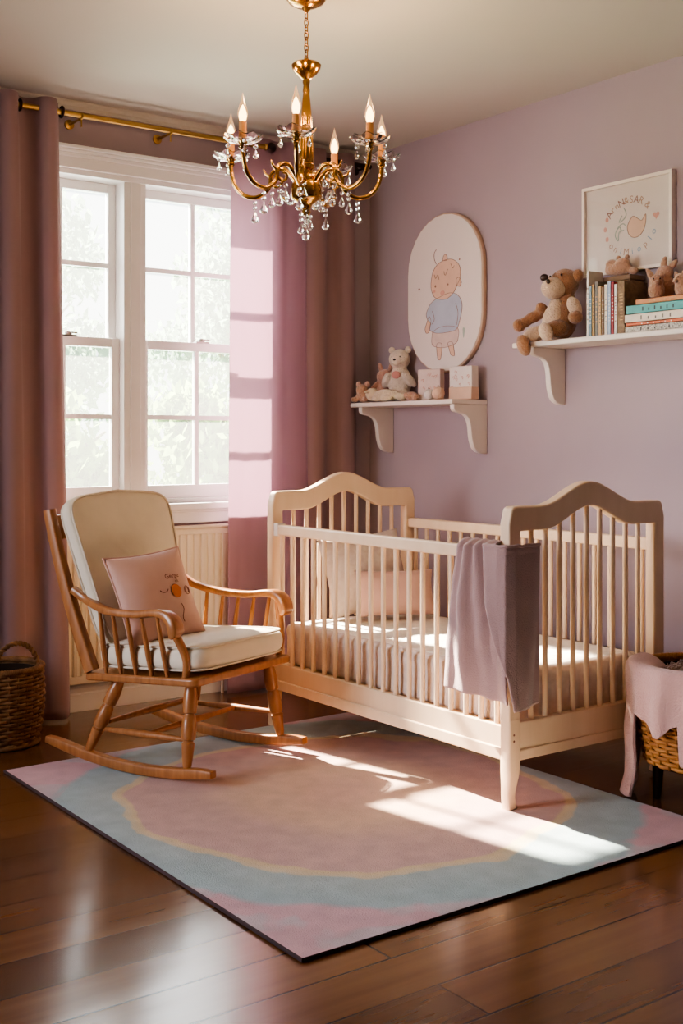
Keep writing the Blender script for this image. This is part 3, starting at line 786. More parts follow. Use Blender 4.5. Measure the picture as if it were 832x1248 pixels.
# mattress
mx0, mx1, my0, my1 = CX0 + .046, CX1 - .046, CY0 + .05, CY1 - .05
t = thing('crib_mattress', ((mx0 + mx1) / 2, (my0 + my1) / 2, .274), 0, 'white quilted mattress with gathered sprigged sides lying inside the crib', 'mattress')
hx, hy = (mx1 - mx0) / 2, (my1 - my0) / 2
m = MB(); per = rrect(-hx, hx, -hy, hy, .04, 6)
dens = []
for i in range(len(per)):
    a, b = Vector(per[i]), Vector(per[(i + 1) % len(per)]); k = max(1, int((b - a).length / .008))
    dens += [lerp(a, b, j / k) for j in range(k)]
vs = []; fs = []; nn = len(dens); acc = 0
prof = [(0, .004), (.012, .0), (.05, .002), (.10, .003), (.135, .0), (.152, .004), (.162, .014), (.166, .03)]
for zi, (z, ins) in enumerate(prof):
    acc = 0
    for i, p in enumerate(dens):
        acc += (dens[i] - dens[i - 1]).length
        ruf = .005 * (.5 + .5 * sin(acc * 2 * pi / .048)) * (1 if .01 < z < .14 else .3)
        d = p.normalized(); sc = 1 - (ins + ruf) / max(abs(p.x) if hx - abs(p.x) < hy - abs(p.y) else abs(p.y), .05)
        nx = (1 if p.x > 0 else -1) if hx - abs(p.x) < .045 else 0; ny = (1 if p.y > 0 else -1) if hy - abs(p.y) < .045 else 0
        vs.append(Vector((p.x - nx * (ins + ruf), p.y - ny * (ins + ruf), z)))
for zi in range(len(prof) - 1):
    for i in range(nn):
        j = (i + 1) % nn; fs.append((zi * nn + i, zi * nn + j, (zi + 1) * nn + j, (zi + 1) * nn + i))
fs.append(tuple(range(nn - 1, -1, -1)))
m.add(vs, fs); m.build('sides', 'sprig', t, angle=180)
def mtop(u, v):
    x = lerp(-hx + .026, hx - .026, u); y = lerp(-hy + .026, hy - .026, v); e = min(1, min(u, 1 - u, v, 1 - v) * 14)
    q = abs(sin(pi * (x + y) / .12)) * abs(sin(pi * (x - y) / .12))
    return Vector((x, y, .163 + .006 * e + .004 * q * e))
MB().grid(mtop, 60, 120).build('quilted_top', 'mattress', t, angle=180)
MT = .274 + .172
# crib pillows
pm = Matrix.Translation((3.06, 4.035, MT + .185)) @ Matrix.Rotation(R(-4), 4, 'Z') @ Matrix.Rotation(pi / 2 - R(15), 4, 'X') @ Matrix.Rotation(R(5), 4, 'Z')
pillow('patterned_pillow', pm, .42, .34, .12, 'sprig', 'large grey-white sprigged pillow leaning on the crib headboard', seed=7)
pm = Matrix.Translation((3.10, 3.88, MT + .112)) @ Matrix.Rotation(R(-24), 4, 'Z') @ Matrix.Rotation(pi / 2 - R(22), 4, 'X')
pillow('pink_pillow', pm, .34, .20, .09, 'pinkcushion', 'small peach pink pillow in front of the larger crib pillow', seed=11)

# throw hung over the crib corner
t = thing('knitted_throw', (2.64, 2.80, .36), 0, 'mauve woollen throw hanging over the crib front rail at the footboard corner', 'blanket')
TO = Vector((2.64, 2.80, .36))
def throw_under(u, v):
    # gathered over the rail, fanning out and falling towards the hem, tucked behind the front panel
    ytop = lerp(2.945, 2.775, u); ybot = lerp(3.015, 2.715, u)
    ph = u * 2 * pi * 2.6 + .5
    if v < .10:
        a = v / .10; x = lerp(2.712, 2.632, min(1, a * 1.2)); z = .857 + .014 * sin(pi * min(1, a * 1.1)) - .10 * max(0, .4 - a)
        z += .005 * sin(ph * 1.6) * a; y = ytop
        return Vector((x - .006 * sin(ph * 1.6) * a, y, z)) - TO
    q = (v - .10) / .90
    y = lerp(ytop, ybot, q ** .8)
    z = lerp(.853, lerp(.372, .358, u), q)
    dip = -.03 * math.exp(-((u - .70) / .16) ** 2) * min(1, q * 1.6)     # the hollow between the two panels
    swell = .030 * math.exp(-((u - .28) / .22) ** 2) * sin(pi * min(1, q * .75 + .1))
    rip = .009 * sin(ph * (1.6 - .4 * q)) * (1 - .45 * q)
    x = 2.626 - swell - dip * .55 - rip + .006 * noise.noise((u * 6, q * 5, 3))
    x = min(x, 2.643)
    return Vector((x, y, z + .006 * noise.noise((u * 5, 1, 2)) * q)) - TO
def throw_over(u, v):
    # the flat panel turned round the corner post; its free edge slants to the right as it falls
    e = interp(v, [(0, 0), (.35, .06), (.6, .22), (.8, .38), (1, .43)])
    w = lerp(e, 1, u)
    path = [(0, (2.600, 2.795)), (.25, (2.598, 2.735)), (.36, (2.606, 2.708)), (.46, (2.640, 2.696)), (1, (2.752, 2.706))]
    x = interp(w, [(a, p[0]) for a, p in path]); y = interp(w, [(a, p[1]) for a, p in path])
    z = lerp(.866, interp(w, [(.4, .338), (.7, .345), (1, .352)]), v)
    wave = .010 * sin(w * 9 + v * 2.2) * (.3 + .7 * v) + .008 * math.exp(-((u) / .10) ** 2)
    if w < .36: x -= max(0, wave)
    else: y -= max(-.002, wave)
    if v < .04: y -= .004; x -= .004
    return Vector((x, y, z + .004 * noise.noise((u * 9, v * 4, 5)))) - TO
MB().grid(throw_under, 90, 80).grid(throw_over, 60, 80).build('throw_cloth', 'throw', t, solid=.006, angle=180)
def hem_line(fn, v, n=40): return [fn(k / n, v) + Vector((-.002, -.003, 0)) for k in range(n + 1)]
MB().sweep(hem_line(throw_over, .004), .0055, 8).build('hem', 'throw', t)

# ------------------------------------------------------------------ wall shelves
def shelf(name, y0, y1, ztop, xd, brk, label, bh):
    t = thing(name, (RX, (y0 + y1) / 2, ztop), 0, label, 'shelf'); cy = (y0 + y1) / 2
    m = MB(); m.box(-xd, -.001, y0 - cy, y1 - cy, -.022, 0); m.build('board', 'shelf_white', t, smooth=False, bevel=.005, seg=3)
    d = xd - .015
    prof = [(-.001, -.0225), (-d, -.0225), (-d, -.038)] + bez((-d, -.038), (-d, -.062), (-d * .86, -.058), (-d * .72, -.066), 8)[1:] + \
        bez((-d * .72, -.066), (-d * .42, -.082), (-d * .52, -.16), (-d * .44, -bh * .78), 12)[1:] + bez((-d * .44, -bh * .78), (-d * .38, -bh * .98), (-d * .2, -bh), (-.001, -bh), 8)[1:]
    for by in brk:
        MB().prism(prof, lambda u, v, w: Vector((u, w, v)), by - cy - .014, by - cy + .014).build('bracket', 'shelf_white', t, bevel=.003)
    return t
LSZ = 1.385; USZ = 1.612
shelf('wall_shelf', 4.025, 4.80, LSZ, .22, (4.042, 4.735), 'lower white wall shelf with curved brackets beneath the oval plaque', .25)
shelf('wall_shelf', 2.30, 3.655, USZ, .205, (2.42, 3.555), 'upper white wall shelf with curved bracket holding books and brown teddy', .262)

# ------------------------------------------------------------------ plush toys
def soft(parts, name, mt, parent, vox=.006):
    m = MB()
    for p in parts: m.ell(*p)
    return m.build(name, mt, parent, remesh=vox)
# big teddy, modelled facing -Y, turned to face into the room
ted = thing('teddy_bear', (3.645, 3.47, USZ + .002), R(-98), 'large brown teddy bear with cream muzzle sitting at the left end of the upper shelf', 'teddy bear'); ted.scale = (1.08, 1.08, 1.08)
soft([((0, .012, .078), (.066, .060, .082), (R(-14), 0, 0)), ((0, .03, .150), (.046, .044, .05)),
      ((0, .030, .228), (.056, .058, .055)),
      ((-.070, -.022, .122), (.025, .025, .05), (R(50), R(40), 0)), ((-.092, -.052, .098), (.022, .040, .024), (R(24), 0, R(-26))), ((-.110, -.080, .078), (.021, .03, .022), (R(24), 0, R(-26))),
      ((.050, -.048, .042), (.034, .060, .034), (R(8), 0, R(8)))], 'body', 'tedbrown', ted)
soft([((0, -.030, .082), (.048, .034, .066), (R(-14), 0, 0)), ((0, -.012, .138), (.03, .03, .03))], 'belly', 'tedcream', ted)
soft([((0, -.026, .203), (.046, .050, .044), (R(-10), 0, 0))], 'muzzle', 'tedcream', ted)
MB().ell((-.008, -.064, .243), (.019, .014, .014)).build('nose', 'nose', ted)
MB().ell((.020, -.066, .224), (.0095, .007, .0095)).build('mouth', 'nose', ted)
for s in (-1, 1):
    MB().ell((s * .034, -.014, .252), (.005, .004, .005)).build('eye', 'nose', ted)
    soft([((s * .052, .052, .250), (.018, .024, .026))], 'ear', 'tedbrown', ted, .004)
soft([((.076, .015, .126), (.026, .027, .045), (R(4), R(-30), 0))], 'sleeve', 'tedcream', ted, .005)
soft([((.096, .004, .084), (.028, .030, .026))], 'paw', 'tedbrown', ted, .005)
soft([((-.122, -.098, .066), (.025, .027, .027))], 'paw', 'tedbrown', ted, .005)
soft([((-.052, -.066, .030), (.033, .062, .030), (R(14), 0, R(-6)))], 'leg', 'tedcream', ted, .005)
soft([((-.058, -.124, -.018), (.034, .022, .044), (R(20), 0, 0))], 'foot', 'tedbrown', ted, .005)
soft([((.054, -.104, .026), (.033, .024, .038), (R(24), 0, 0))], 'foot', 'tedcream', ted, .005)

# white bear on the lower shelf
t = thing('plush_bear', (3.69, 4.585, LSZ + .001), R(-62), 'white plush bear with rosy chest patch seated highest on the lower shelf', 'stuffed toy'); t.scale = (1.2, 1.2, 1.2)
soft([((0, .0, .082), (.050, .044, .072)), ((0, -.004, .178), (.045, .043, .043)), ((0, -.040, .168), (.024, .018, .019)),
      ((-.052, -.022, .092), (.018, .018, .042), (R(30), R(35), 0)), ((.052, -.022, .092), (.018, .018, .042), (R(30), R(-35), 0)),
      ((-.035, -.045, .026), (.024, .042, .025), (0, 0, R(-20))), ((.035, -.045, .026), (.024, .042, .025), (0, 0, R(20)))], 'body', 'whiteplush', t, .005)
for s in (-1, 1):
    MB().ell((s * .036, .0, .217), (.014, .009, .014)).build('ear', 'whiteplush', t)
    MB().ell((s * .017, -.040, .186), .0038, nu=8, nv=6).build('eye', 'nose', t)
MB().ell((0, -.058, .174), (.006, .004, .0045), nu=8, nv=6).build('nose', 'nose', t)
MB().ell((.0, -.042, .112), (.020, .006, .016)).build('chest_patch', 'heart', t)
# cream bunny lying in front
t = thing('plush_lamb', (3.574, 4.545, LSZ + .001), R(-86), 'cream plush lamb lying flat along the front of the lower shelf', 'stuffed toy'); t.scale = (1.15, 1.15, 1.2)
soft([((.0, 0, .026), (.085, .030, .026)), ((-.085, -.004, .032), (.032, .030, .028)), ((.09, .0, .018), (.03, .020, .016)), ((.03, -.03, .013), (.035, .012, .012)), ((-.03, -.03, .013), (.03, .012, .012))], 'body', 'creamplush', t, .005)
for s in (-1, 1): MB().ell((-.085, s * .028, .042), (.012, .02, .007)).build('ear', 'creamplush', t)
t = thing('plush_bunny', (3.69, 4.70, LSZ + .001), R(-60), 'small rosy plush bunny at the far left end of the lower shelf', 'stuffed toy'); t.scale = (1.45, 1.35, 1.35)
soft([((0, 0, .042), (.038, .034, .044)), ((0, -.008, .098), (.030, .028, .028)), ((-.03, -.03, .018), (.016, .03, .016)), ((.03, -.03, .018), (.016, .03, .016)), ((.036, -.012, .06), (.012, .012, .028), (0, R(-40), 0)), ((-.036, -.012, .06), (.012, .012, .028), (0, R(40), 0))], 'body', 'pinkplush', t, .005)
for s in (-1, 1): MB().ell((s * .018, .0, .130), (.008, .006, .022), (0, s * .25, 0)).build('ear', 'pinkplush', t)
t = thing('plush_mouse', (3.585, 4.735, LSZ + .001), R(-75), 'round tan plush mouse in front of the rosy bunny on the lower shelf', 'stuffed toy'); t.scale = (1.25, 1.25, 1.25)
soft([((0, 0, .028), (.036, .034, .029)), ((0.004, -.022, .050), (.026, .026, .024)), ((.03, -.03, .012), (.014, .018, .012)), ((-.03, -.03, .012), (.014, .018, .012))], 'body', 'tanplush', t, .005)
for s in (-1, 1): MB().ell((s * .022, -.012, .074), (.012, .006, .012)).build('ear', 'pinkplush', t)
t = thing('plush_hedgehog', (3.60, 4.385, LSZ + .001), R(-80), 'tiny fluffy brown and cream plush ball beside the cream lamb', 'stuffed toy')
soft([((0, 0, .023), (.034, .028, .023)), ((.03, -.006, .019), (.02, .018, .018)), ((-.022, -.012, .03), (.016, .014, .014))], 'body', 'tanplush', t, .004)

# little photo blocks on the lower shelf
def block(name, loc, rz, sx, sy, sz, mt, label, deco, tilt=0):
    t = thing(name, loc, 0, label, 'block', rot=(0, tilt, rz))
    MB().box(-sx / 2, sx / 2, -sy / 2, sy / 2, 0, sz).build('block_body', mt, t, smooth=False, bevel=.004, seg=3)
    m = MB(); rd = random.Random(sum(map(ord, label)))
    for _ in range(10):
        y, z = rd.uniform(-.38, .38) * sy, rd.uniform(.35, .9) * sz
        m.sweep([(-sx / 2 - .0006, y + .008 * cos(a) * rd.uniform(.5, 1), z + .007 * sin(a)) for a in [k * .9 for k in range(6)]], .0012, 5)
    m.build('printed_motif', deco, t, smooth=False)
    return t
t = block('picture_block', (3.655, 4.305, LSZ + .001), R(12), .035, .135, .15, 'pale_ink', 'pale pink picture block standing upright in the middle of the lower shelf', 'rose_ink')
t = block('picture_block', (3.68, 4.10, LSZ + .001), R(8), .05, .135, .155, 'plaque', 'white keepsake block with tan base band at the right end of the lower shelf', 'rose_ink')
MB().box(-.029, .0255, -.0695, .0695, .0005, .058).build('base_band', 'skin_ink', t, smooth=False, bevel=.004)
for (x, y, r, mt, lb) in ((3.60, 4.255, .026, 'plaque', 'small white round pompom ball in front of the pale picture block'), (3.598, 4.185, .030, 'skin_ink', 'peach coloured round pompom ball between the two blocks on the lower shelf')):
    t = thing('pompom_ball', (x, y, LSZ + .001), 0, lb, 'ball')
    m = MB(); rd = random.Random(3)
    m.ell((0, 0, r), r, nu=18, nv=12)
    for _ in range(60):
        d = Vector((rd.gauss(0, 1), rd.gauss(0, 1), rd.gauss(0, 1))).normalized(); m.ell(Vector((0, 0, r * 1.0)) + d * r * .86, r * .2, nu=6, nv=4)
    m.build('wool', mt, t)
    MB().sweep([(0, 0, r * 1.95), (.006, 0, r * 2.15), (0, .004, r * 2.3), (-.005, 0, r * 2.1), (0, 0, r * 1.95)], .001, 6).build('hanging_loop', 'ink_brown', t)

# ------------------------------------------------------------------ books
def spine_marks(m, w, h, rd, mi):
    k = rd.randint(5, 9)
    for i in range(k):
        z = lerp(.25, .8, i / k) * h; m.box(-.0006, 0, -w * .25, w * rd.uniform(.05, .25), z, z + h * .018, mi)
def book(loc, th, h, dp, cover, ink, label, group, flat=False, rz=0, lean=0):
    """upright book: spine faces -X, thickness along y; flat lays it on its side with the spine still facing -X"""
    c = bpy.data.materials.get(cover) or M.get(cover)
    rot = (R(-90), 0, 0) if flat else (lean, 0, rz)
    t = thing('book', loc, 0, label, 'book', group, rot=rot)
    ct = min(.0025, th * .18)
    m = MB(); m.box(0, dp, -th / 2, -th / 2 + ct, 0, h); m.box(0, dp, th / 2 - ct, th / 2, 0, h); m.box(0, ct, -th / 2, th / 2, 0, h)
    m.build('cover', c, t, smooth=False, bevel=.0008)
    m = MB(); m.box(ct, dp - .004, -th / 2 + ct, th / 2 - ct, .003, h - .003); m.build('pages', 'page', t, smooth=False)
    m = MB(); rd = random.Random(int(loc[1] * 1e4)); spine_marks(m, th, h, rd, 0); m.build('spine_printing', ink, t, smooth=False)
    return t
M['page'] = mat('page_paper', srgb(226, 214, 192), 0.8, var=0.04, vscale=60)
for nm, c in (('bk_white', (228, 222, 214)), ('bk_slate', (120, 140, 150)), ('bk_gold', (176, 140, 84)), ('bk_grey', (118, 112, 104)), ('bk_tan', (196, 160, 112)), ('bk_ivory', (226, 214, 196)), ('bk_blue', (168, 182, 200)), ('bk_red', (158, 52, 56)), ('bk_brown', (134, 108, 84)), ('bk_teal', (92, 166, 164)), ('bk_orange', (206, 112, 76)), ('bk_slab', (204, 142, 96)), ('bk_black', (70, 66, 66))):
    M[nm] = mat(nm.replace('bk_', '') + '_book_cloth', srgb(*c), 0.55, var=0.06, vscale=40)
M['bk_mottle'] = mat('speckled_book_cloth', srgb(226, 218, 206), 0.6, color2=srgb(120, 112, 104), vscale=140)
M['bk_moss'] = mat('embossed_brown_cover', srgb(146, 120, 92), 0.6, color2=srgb(112, 88, 64), vscale=45, bump=0.6, bscale=50)
y = 3.252
G = 'picture books standing upright on the upper shelf'
for th, h, cv, ink, lb in ((.012, .262, 'bk_white', 'line_ink', 'tall thin white book, leftmost of the upright row beside the teddy'),
                      (.016, .20, 'bk_slate', 'bk_white', 'slate blue upright book, second in the row from the teddy'),
                      (.014, .205, 'bk_gold', 'bk_black', 'dull gold upright book beside the slate blue one'),
                      (.018, .215, 'bk_grey', 'bk_tan', 'dark grey upright book between the gold and tan ones'),
                      (.018, .195, 'bk_tan', 'bk_black', 'light tan speckled upright book near the middle of the row'),
                      (.014, .19, 'bk_brown', 'bk_white', 'narrow brown upright book beside the light tan one'),
                      (.016, .198, 'bk_ivory', 'line_ink', 'ivory upright book left of the pale blue one'),
                      (.018, .210, 'bk_blue', 'bk_white', 'pale blue upright book left of the red one'),
                      (.016, .205, 'bk_red', 'bk_white', 'deep red upright book in the row'),
                      (.015, .195, 'bk_white', 'bk_red', 'white upright book between the red and thick brown ones')):
    book((3.575, y - th / 2, USZ + .0012), th - .001, h, .085, cv, ink, lb, G); y -= th
book((3.575, y - .020, USZ + .0012), .036, .205, .135, 'bk_moss', 'bk_tan', 'thick mossy brown book with embossed cover closing the upright row', G)
# wooden box behind the books
t = thing('keepsake_box', (3.706, 3.185, USZ + .001), 0, 'brown wooden keepsake box behind the upright books under the framed print', 'box')
MB().box(-.042, .042, -.078, .078, 0, .222).build('box_body', 'bk_brown', t, smooth=False, bevel=.003)
MB().box(-.045, .045, -.082, .082, .2225, .242).build('lid', 'bk_brown', t, smooth=False, bevel=.003)
t = thing('plush_bear', (3.69, 3.185, USZ + .2435), R(-80), 'fuzzy tan plush toy lying on the keepsake box under the framed print', 'stuffed toy')
soft([((0, .0, .030), (.062, .034, .031)), ((-.030, -.004, .05), (.026, .024, .022)), ((.022, -.006, .052), (.03, .024, .022)), ((.07, -.004, .016), (.022, .018, .015))], 'body', 'tanplush', t, .005)
for s in (-1, 1): MB().ell((.018 + s * .02, 0, .075), (.010, .007, .010)).build('ear', 'tanplush', t)
# flat stack
G = 'books lying flat in the stack on the upper shelf'
z = USZ + .0012
def flatbook(y0, th, h, dp, cv, ink, lb, x=3.572):
    global z
    b_ = book((x, y0, z + th / 2), th, h, dp, cv, ink, lb, G, flat=True)
    b_.rotation_euler = (R(90), 0, 0)
    z += th + .0008
flatbook(3.052, .024, .30, .15, 'bk_mottle', 'bk_black', 'black and white patterned book at the bottom of the flat stack')
flatbook(3.048, .012, .30, .15, 'bk_orange', 'bk_white', 'thin orange book second from the bottom of the flat stack')
flatbook(3.054, .032, .31, .155, 'bk_ivory', 'bk_grey', 'thick ivory book in the middle of the flat stack')
flatbook(3.046, .033, .31, .15, 'bk_teal', 'bk_black', 'teal book with dark title marks near the top of the flat stack')
flatbook(3.005, .020, .26, .14, 'bk_slab', 'bk_tan', 'tan orange book on top of the flat stack under the plush pigs', x=3.578)
zs = z + .001
def pig(loc, rz, mt, label, sc=1.0):
    t = thing('plush_pig', loc, rz, label, 'stuffed toy')
    S = lambda *a: tuple(x * sc for x in a)
    soft([(S(0, .006, .040), S(.040, .034, .042)), (S(0, -.004, .082), S(.034, .032, .032))], 'body', mt, t, .005)
    MB().ell(S(0, -.038, .074), S(.014, .008, .011)).build('snout', mt, t)
    for s in (-1, 1):
        MB().ell(S(s * .015, -.033, .091), .0035 * sc, nu=8, nv=6).build('eye', 'nose', t)
        MB().ell(S(s * .024, -.006, .108), S(.013, .007, .017), (R(20), s * .5, 0)).build('ear', mt, t)
    return t
pig((3.635, 2.952, zs), R(-48), 'tanplush', 'tan plush pig with dark eye sitting on the flat stack of books', .82)
pig((3.645, 2.845, zs), R(-100), 'tanplush', 'tan plush pig at the far right of the flat stack, cut by the photo edge', .78)
t = thing('plush_rabbit', (3.70, 2.965, zs), R(-70), 'dusky plush rabbit with raised ear leaning behind the plush pig', 'stuffed toy')
soft([((0, 0, .05), (.045, .022, .05)), ((0, 0, .105), (.036, .022, .032)), ((-.045, .0, .085), (.014, .012, .055), (0, R(-32), 0))], 'body', 'tanplush', t, .005)
MB().ell((-.005, .004, .142), (.013, .008, .03), (0, R(12), 0)).build('ear', 'tanplush', t); MB().ell((.03, .004, .135), (.012, .008, .026), (0, R(40), 0)).build('ear', 'tanplush', t)

# ------------------------------------------------------------------ oval plaque
PY, PZ = 4.302, 1.905; pw_, ph_ = .275, .385
def stadium(a, b, n=14):
    out = []
    for cz, a0 in ((b - a, 0), (-(b - a), pi)):
        for k in range(n + 1):
            an = a0 + pi * k / n; out.append((a * cos(an), cz + a * 1.0 * sin(an)))
    return out
pq = thing('oval_plaque', (RX, PY, PZ), 0, 'white oval wall plaque painted with a baby in a blue top', 'plaque')
# local: x out of wall is -X; picture-right is -Y
pf = lambda u, v, w: Vector((-w, -u, v))
MB().prism(stadium(pw_, ph_), pf, .001, .028).build('rim', 'plaque_rim', pq, bevel=.006, seg=3)
MB().prism(stadium(pw_ - .008, ph_ - .008), pf, .0281, .0305).build('face', 'plaque', pq, bevel=.001)
m = MB(); W0 = .0307
lay = [0]
def blob(pts, mi, n=8):
    pts = catmull([(*p, 0) for p in pts] + [(*pts[0], 0)], n)
    lay[0] += .00012
    m.prism([(p.x, p.y) for p in pts[:-1]], pf, W0 - .0002, W0 + lay[0], mi)
def outline(pts, mi=3, r=.0013, closed=True):
    P = catmull([(*p, 0) for p in pts] + ([(*pts[0], 0)] if closed else []), 6)
    m.sweep([pf(p.x, p.y, W0 + lay[0]) for p in P], r, 5, mi=mi, up=Vector((1, 0, 0)))
def both(pts, mi): blob(pts, mi); outline(pts)
both([(-.075, -.265), (-.055, -.265), (-.045, -.20), (-.05, -.17), (-.08, -.17), (-.083, -.21)], 0)
both([(.02, -.245), (.045, -.25), (.04, -.20), (.03, -.17), (.0, -.17), (.005, -.20)], 0)
both([(-.115, -.10), (-.12, -.16), (-.10, -.185), (-.03, -.197), (.05, -.18), (.072, -.15), (.07, -.09), (.0, -.07), (-.07, -.075)], 2)
both([(-.16, -.045), (-.17, -.075), (-.16, -.10), (-.14, -.09), (-.125, -.03), (-.14, .0)], 0)
both([(-.09, .10), (-.13, .075), (-.16, .02), (-.15, -.02), (-.13, -.04), (-.135, -.08), (-.09, -.105), (-.01, -.108), (.06, -.095), (.085, -.04), (.10, .03), (.09, .08), (.055, .115), (0, .125)], 1)
outline([(.055, .06), (.072, .0), (.062, -.07)], closed=False); outline([(-.115, .03), (-.10, -.02), (-.12, -.05)], closed=False)
both([(.062, .165), (.082, .155), (.092, .17), (.088, .20), (.075, .21), (.06, .20)], 0)
both([(-.125, .20), (-.122, .16), (-.10, .115), (-.06, .095), (-.01, .093), (.035, .12), (.065, .165), (.085, .205), (.088, .255), (.07, .295), (.025, .325), (-.03, .325), (-.08, .305), (-.113, .26)], 0)
both([(-.038, .325), (-.032, .352), (-.018, .36), (-.006, .345), (-.008, .325)], 0)
outline([(-.085, .31), (-.10, .345), (-.10, .38), (-.085, .40)], closed=False)
outline([(-.10, .25), (-.09, .225), (-.075, .245), (-.065, .215)], closed=False); outline([(-.03, .26), (-.02, .235), (0, .27)], closed=False); outline([(.02, .30), (.035, .27), (.045, .285)], closed=False)
for x, y_, r_ in ((-.092, .178, .0065), (.0, .178, .005), (-.215, .175, .006), (.082, .315, .004), (.093, .178, .004)):
    blob([(x + r_ * cos(a), y_ + r_ * 1.2 * sin(a)) for a in [k * pi / 3 for k in range(6)]], 3, 3)
for x, y_, r_ in ((-.04, .132, .016), (-.10, .148, .009)):
    blob([(x + r_ * cos(a), y_ + r_ * .9 * sin(a)) for a in [k * pi / 3 for k in range(6)]], 4, 3)
blob([(.11, -.09), (.118, -.10), (.11, -.15), (.105, -.10)], 5, 3)
for v in range(len(m.v)):    # fit the drawing to the plaque
    m.v[v] = Vector((m.v[v].x, m.v[v].y * 1.0 - .035, m.v[v].z * .80 - .105))
m.build('painted_baby', ['skin_ink', 'blue_ink', 'pale_ink', 'line_ink', 'rose_ink', 'green_ink'], pq, smooth=False)

# ------------------------------------------------------------------ framed print
fr = thing('framed_print', (RX, 3.19, 2.066), 0, 'white framed nursery print with ring of pastel letters above the upper shelf', 'picture')
fw, fh = .232, .187
m = MB(); fs_ = .014
for (u0, u1, v0, v1) in ((-fw, fw, fh - fs_, fh), (-fw, fw, -fh, -fh + fs_), (-fw, -fw + fs_, -fh + fs_, fh - fs_), (fw - fs_, fw, -fh + fs_, fh - fs_)):
    m.box(-.028, -.001, -u1, -u0, v0, v1)
m.build('frame', 'frame_white', fr, smooth=False, bevel=.0015)
m = MB(); m.box(-.012, -.0015, -fw + fs_, fw - fs_, -fh + fs_, fh - fs_); m.build('paper', 'paper', fr, smooth=False)
m = MB(); W1 = .0128
def ring_text(chars, a0, a1, rx, ry, size, mi):
    n_ = len(chars)
    for i, c in enumerate(chars):
        if c == ' ': continue
        a = lerp(a0, a1, i / max(1, n_ - 1)); top_ = sin(a) >= 0
        vs, fs = text_mesh(c, size); rot = a - pi / 2 if top_ else a + pi / 2
        px, py = rx * cos(a) + .012, ry * sin(a)
        m.add([pf(px + v.x * cos(rot) - (v.y - size * .35) * sin(rot), py + v.x * sin(rot) + (v.y - size * .35) * cos(rot), W1) for v in vs], fs, mi if isinstance(mi, int) else mi[i % len(mi)])
ring_text('ArnN&SAR', R(146), R(62), .128, .105, .042, [4, 6, 6])
ring_text('&', R(42), R(42), .125, .105, .042, 6)
ring_text('oniM', R(222), R(262), .125, .105, .040, [6, 6, 3])
ring_text('ioplo', R(276), R(338), .128, .105, .038, [3, 3, 6])
for a in (R(158), R(180), R(203)):
    c_ = (.128 * cos(a) + .012, .105 * sin(a))
    m.prism([(c_[0] + .009 * cos(k), c_[1] + .011 * sin(k)) for k in [q * pi / 4 for q in range(8)]], pf, W1 - .0003, W1 + .0002, 1)
heart_ = lambda cx, cy, s: [(cx + s * 16 * sin(t_) ** 3 / 16, cy + s * (13 * cos(t_) - 5 * cos(2 * t_) - 2 * cos(3 * t_) - cos(4 * t_)) / 16) for t_ in [2 * pi * k / 24 for k in range(24)]]
m.prism(heart_(.146, .022, .016), pf, W1 - .0003, W1 + .0002, 1)
body_ = [(.0, .02), (.018, .035), (.045, .02), (.062, .012), (.082, .035), (.078, -.012), (.055, -.045), (.022, -.052), (-.004, -.035), (-.012, -.005)]
P_ = catmull([(*p, 0) for p in body_] + [(*body_[0], 0)], 5)
m.prism([(p.x + .012, p.y) for p in P_[:-1]], pf, W1 - .0003, W1 + .0001, 0)
m.sweep([pf(p.x + .012, p.y, W1 + .0002) for p in P_], .0009, 5, mi=4, up=Vector((1, 0, 0)))
for pts in ([(-.03, .075), (-.018, .05), (-.03, .03), (-.055, .02), (-.04, .045)], [(-.02, .0), (-.035, .012), (-.06, .0), (-.075, -.03), (-.06, -.055), (-.055, -.02), (-.03, -.015)], [(-.068, -.01), (-.05, .0), (-.045, -.025)]):
    P_ = catmull([(*p, 0) for p in pts], 5); m.sweep([pf(p.x + .012, p.y, W1) for p in P_], .0018, 5, mi=5, up=Vector((1, 0, 0)))
m.build('printed_letters', ['skin_ink', 'rose_ink', 'skin_ink', 'blue_letter', 'line_ink', 'green_ink', 'tan_letter'], fr, smooth=False)
m = MB(); m.box(-.0165, -.015, -fw + fs_, fw - fs_, -fh + fs_, fh - fs_); m.build('glazing', 'picglass', fr, smooth=False)

# ------------------------------------------------------------------ wicker baskets
def weave(name, parent, mt, z0, z1, r0, r1, rows, stakes, tr, ecc=1.0):
    m = MB()
    for j in range(rows):
        u = (j + .5) / rows; z = lerp(z0, z1, u); r = lerp(r0, r1, u) + .012 * sin(pi * u)
        n_ = stakes * 6
        pts = [((r + tr * 1.1 * sin(stakes / 2 * a + pi * j)) * cos(a) * ecc, (r + tr * 1.1 * sin(stakes / 2 * a + pi * j)) * sin(a), z) for a in [2 * pi * k / n_ for k in range(n_)]]
        m.sweep(pts, (tr, (z1 - z0) / rows * .52), 6, closed=True)
    for k in range(stakes):
        a = 2 * pi * (k + .25) / stakes
        m.sweep([((lerp(r0, r1, u) + .012 * sin(pi * u)) * cos(a) * ecc, (lerp(r0, r1, u) + .012 * sin(pi * u)) * sin(a), lerp(z0, z1, u)) for u in (0, .25, .5, .75, 1)], tr * .9, 6)
    return m.build(name, mt, parent, angle=180)
def braid(name, parent, mt, r, z, tr, ecc=1.0, turns=46):
    m = MB()
    for ph in (0, 2 * pi / 3, 4 * pi / 3):
        n_ = turns * 8
        m.sweep([((r + tr * cos(turns * a + ph)) * cos(a) * ecc, (r + tr * cos(turns * a + ph)) * sin(a), z + tr * sin(turns * a + ph)) for a in [2 * pi * k / n_ for k in range(n_)]], tr * .85, 6, closed=True)
    return m.build(name, mt, parent, angle=180)
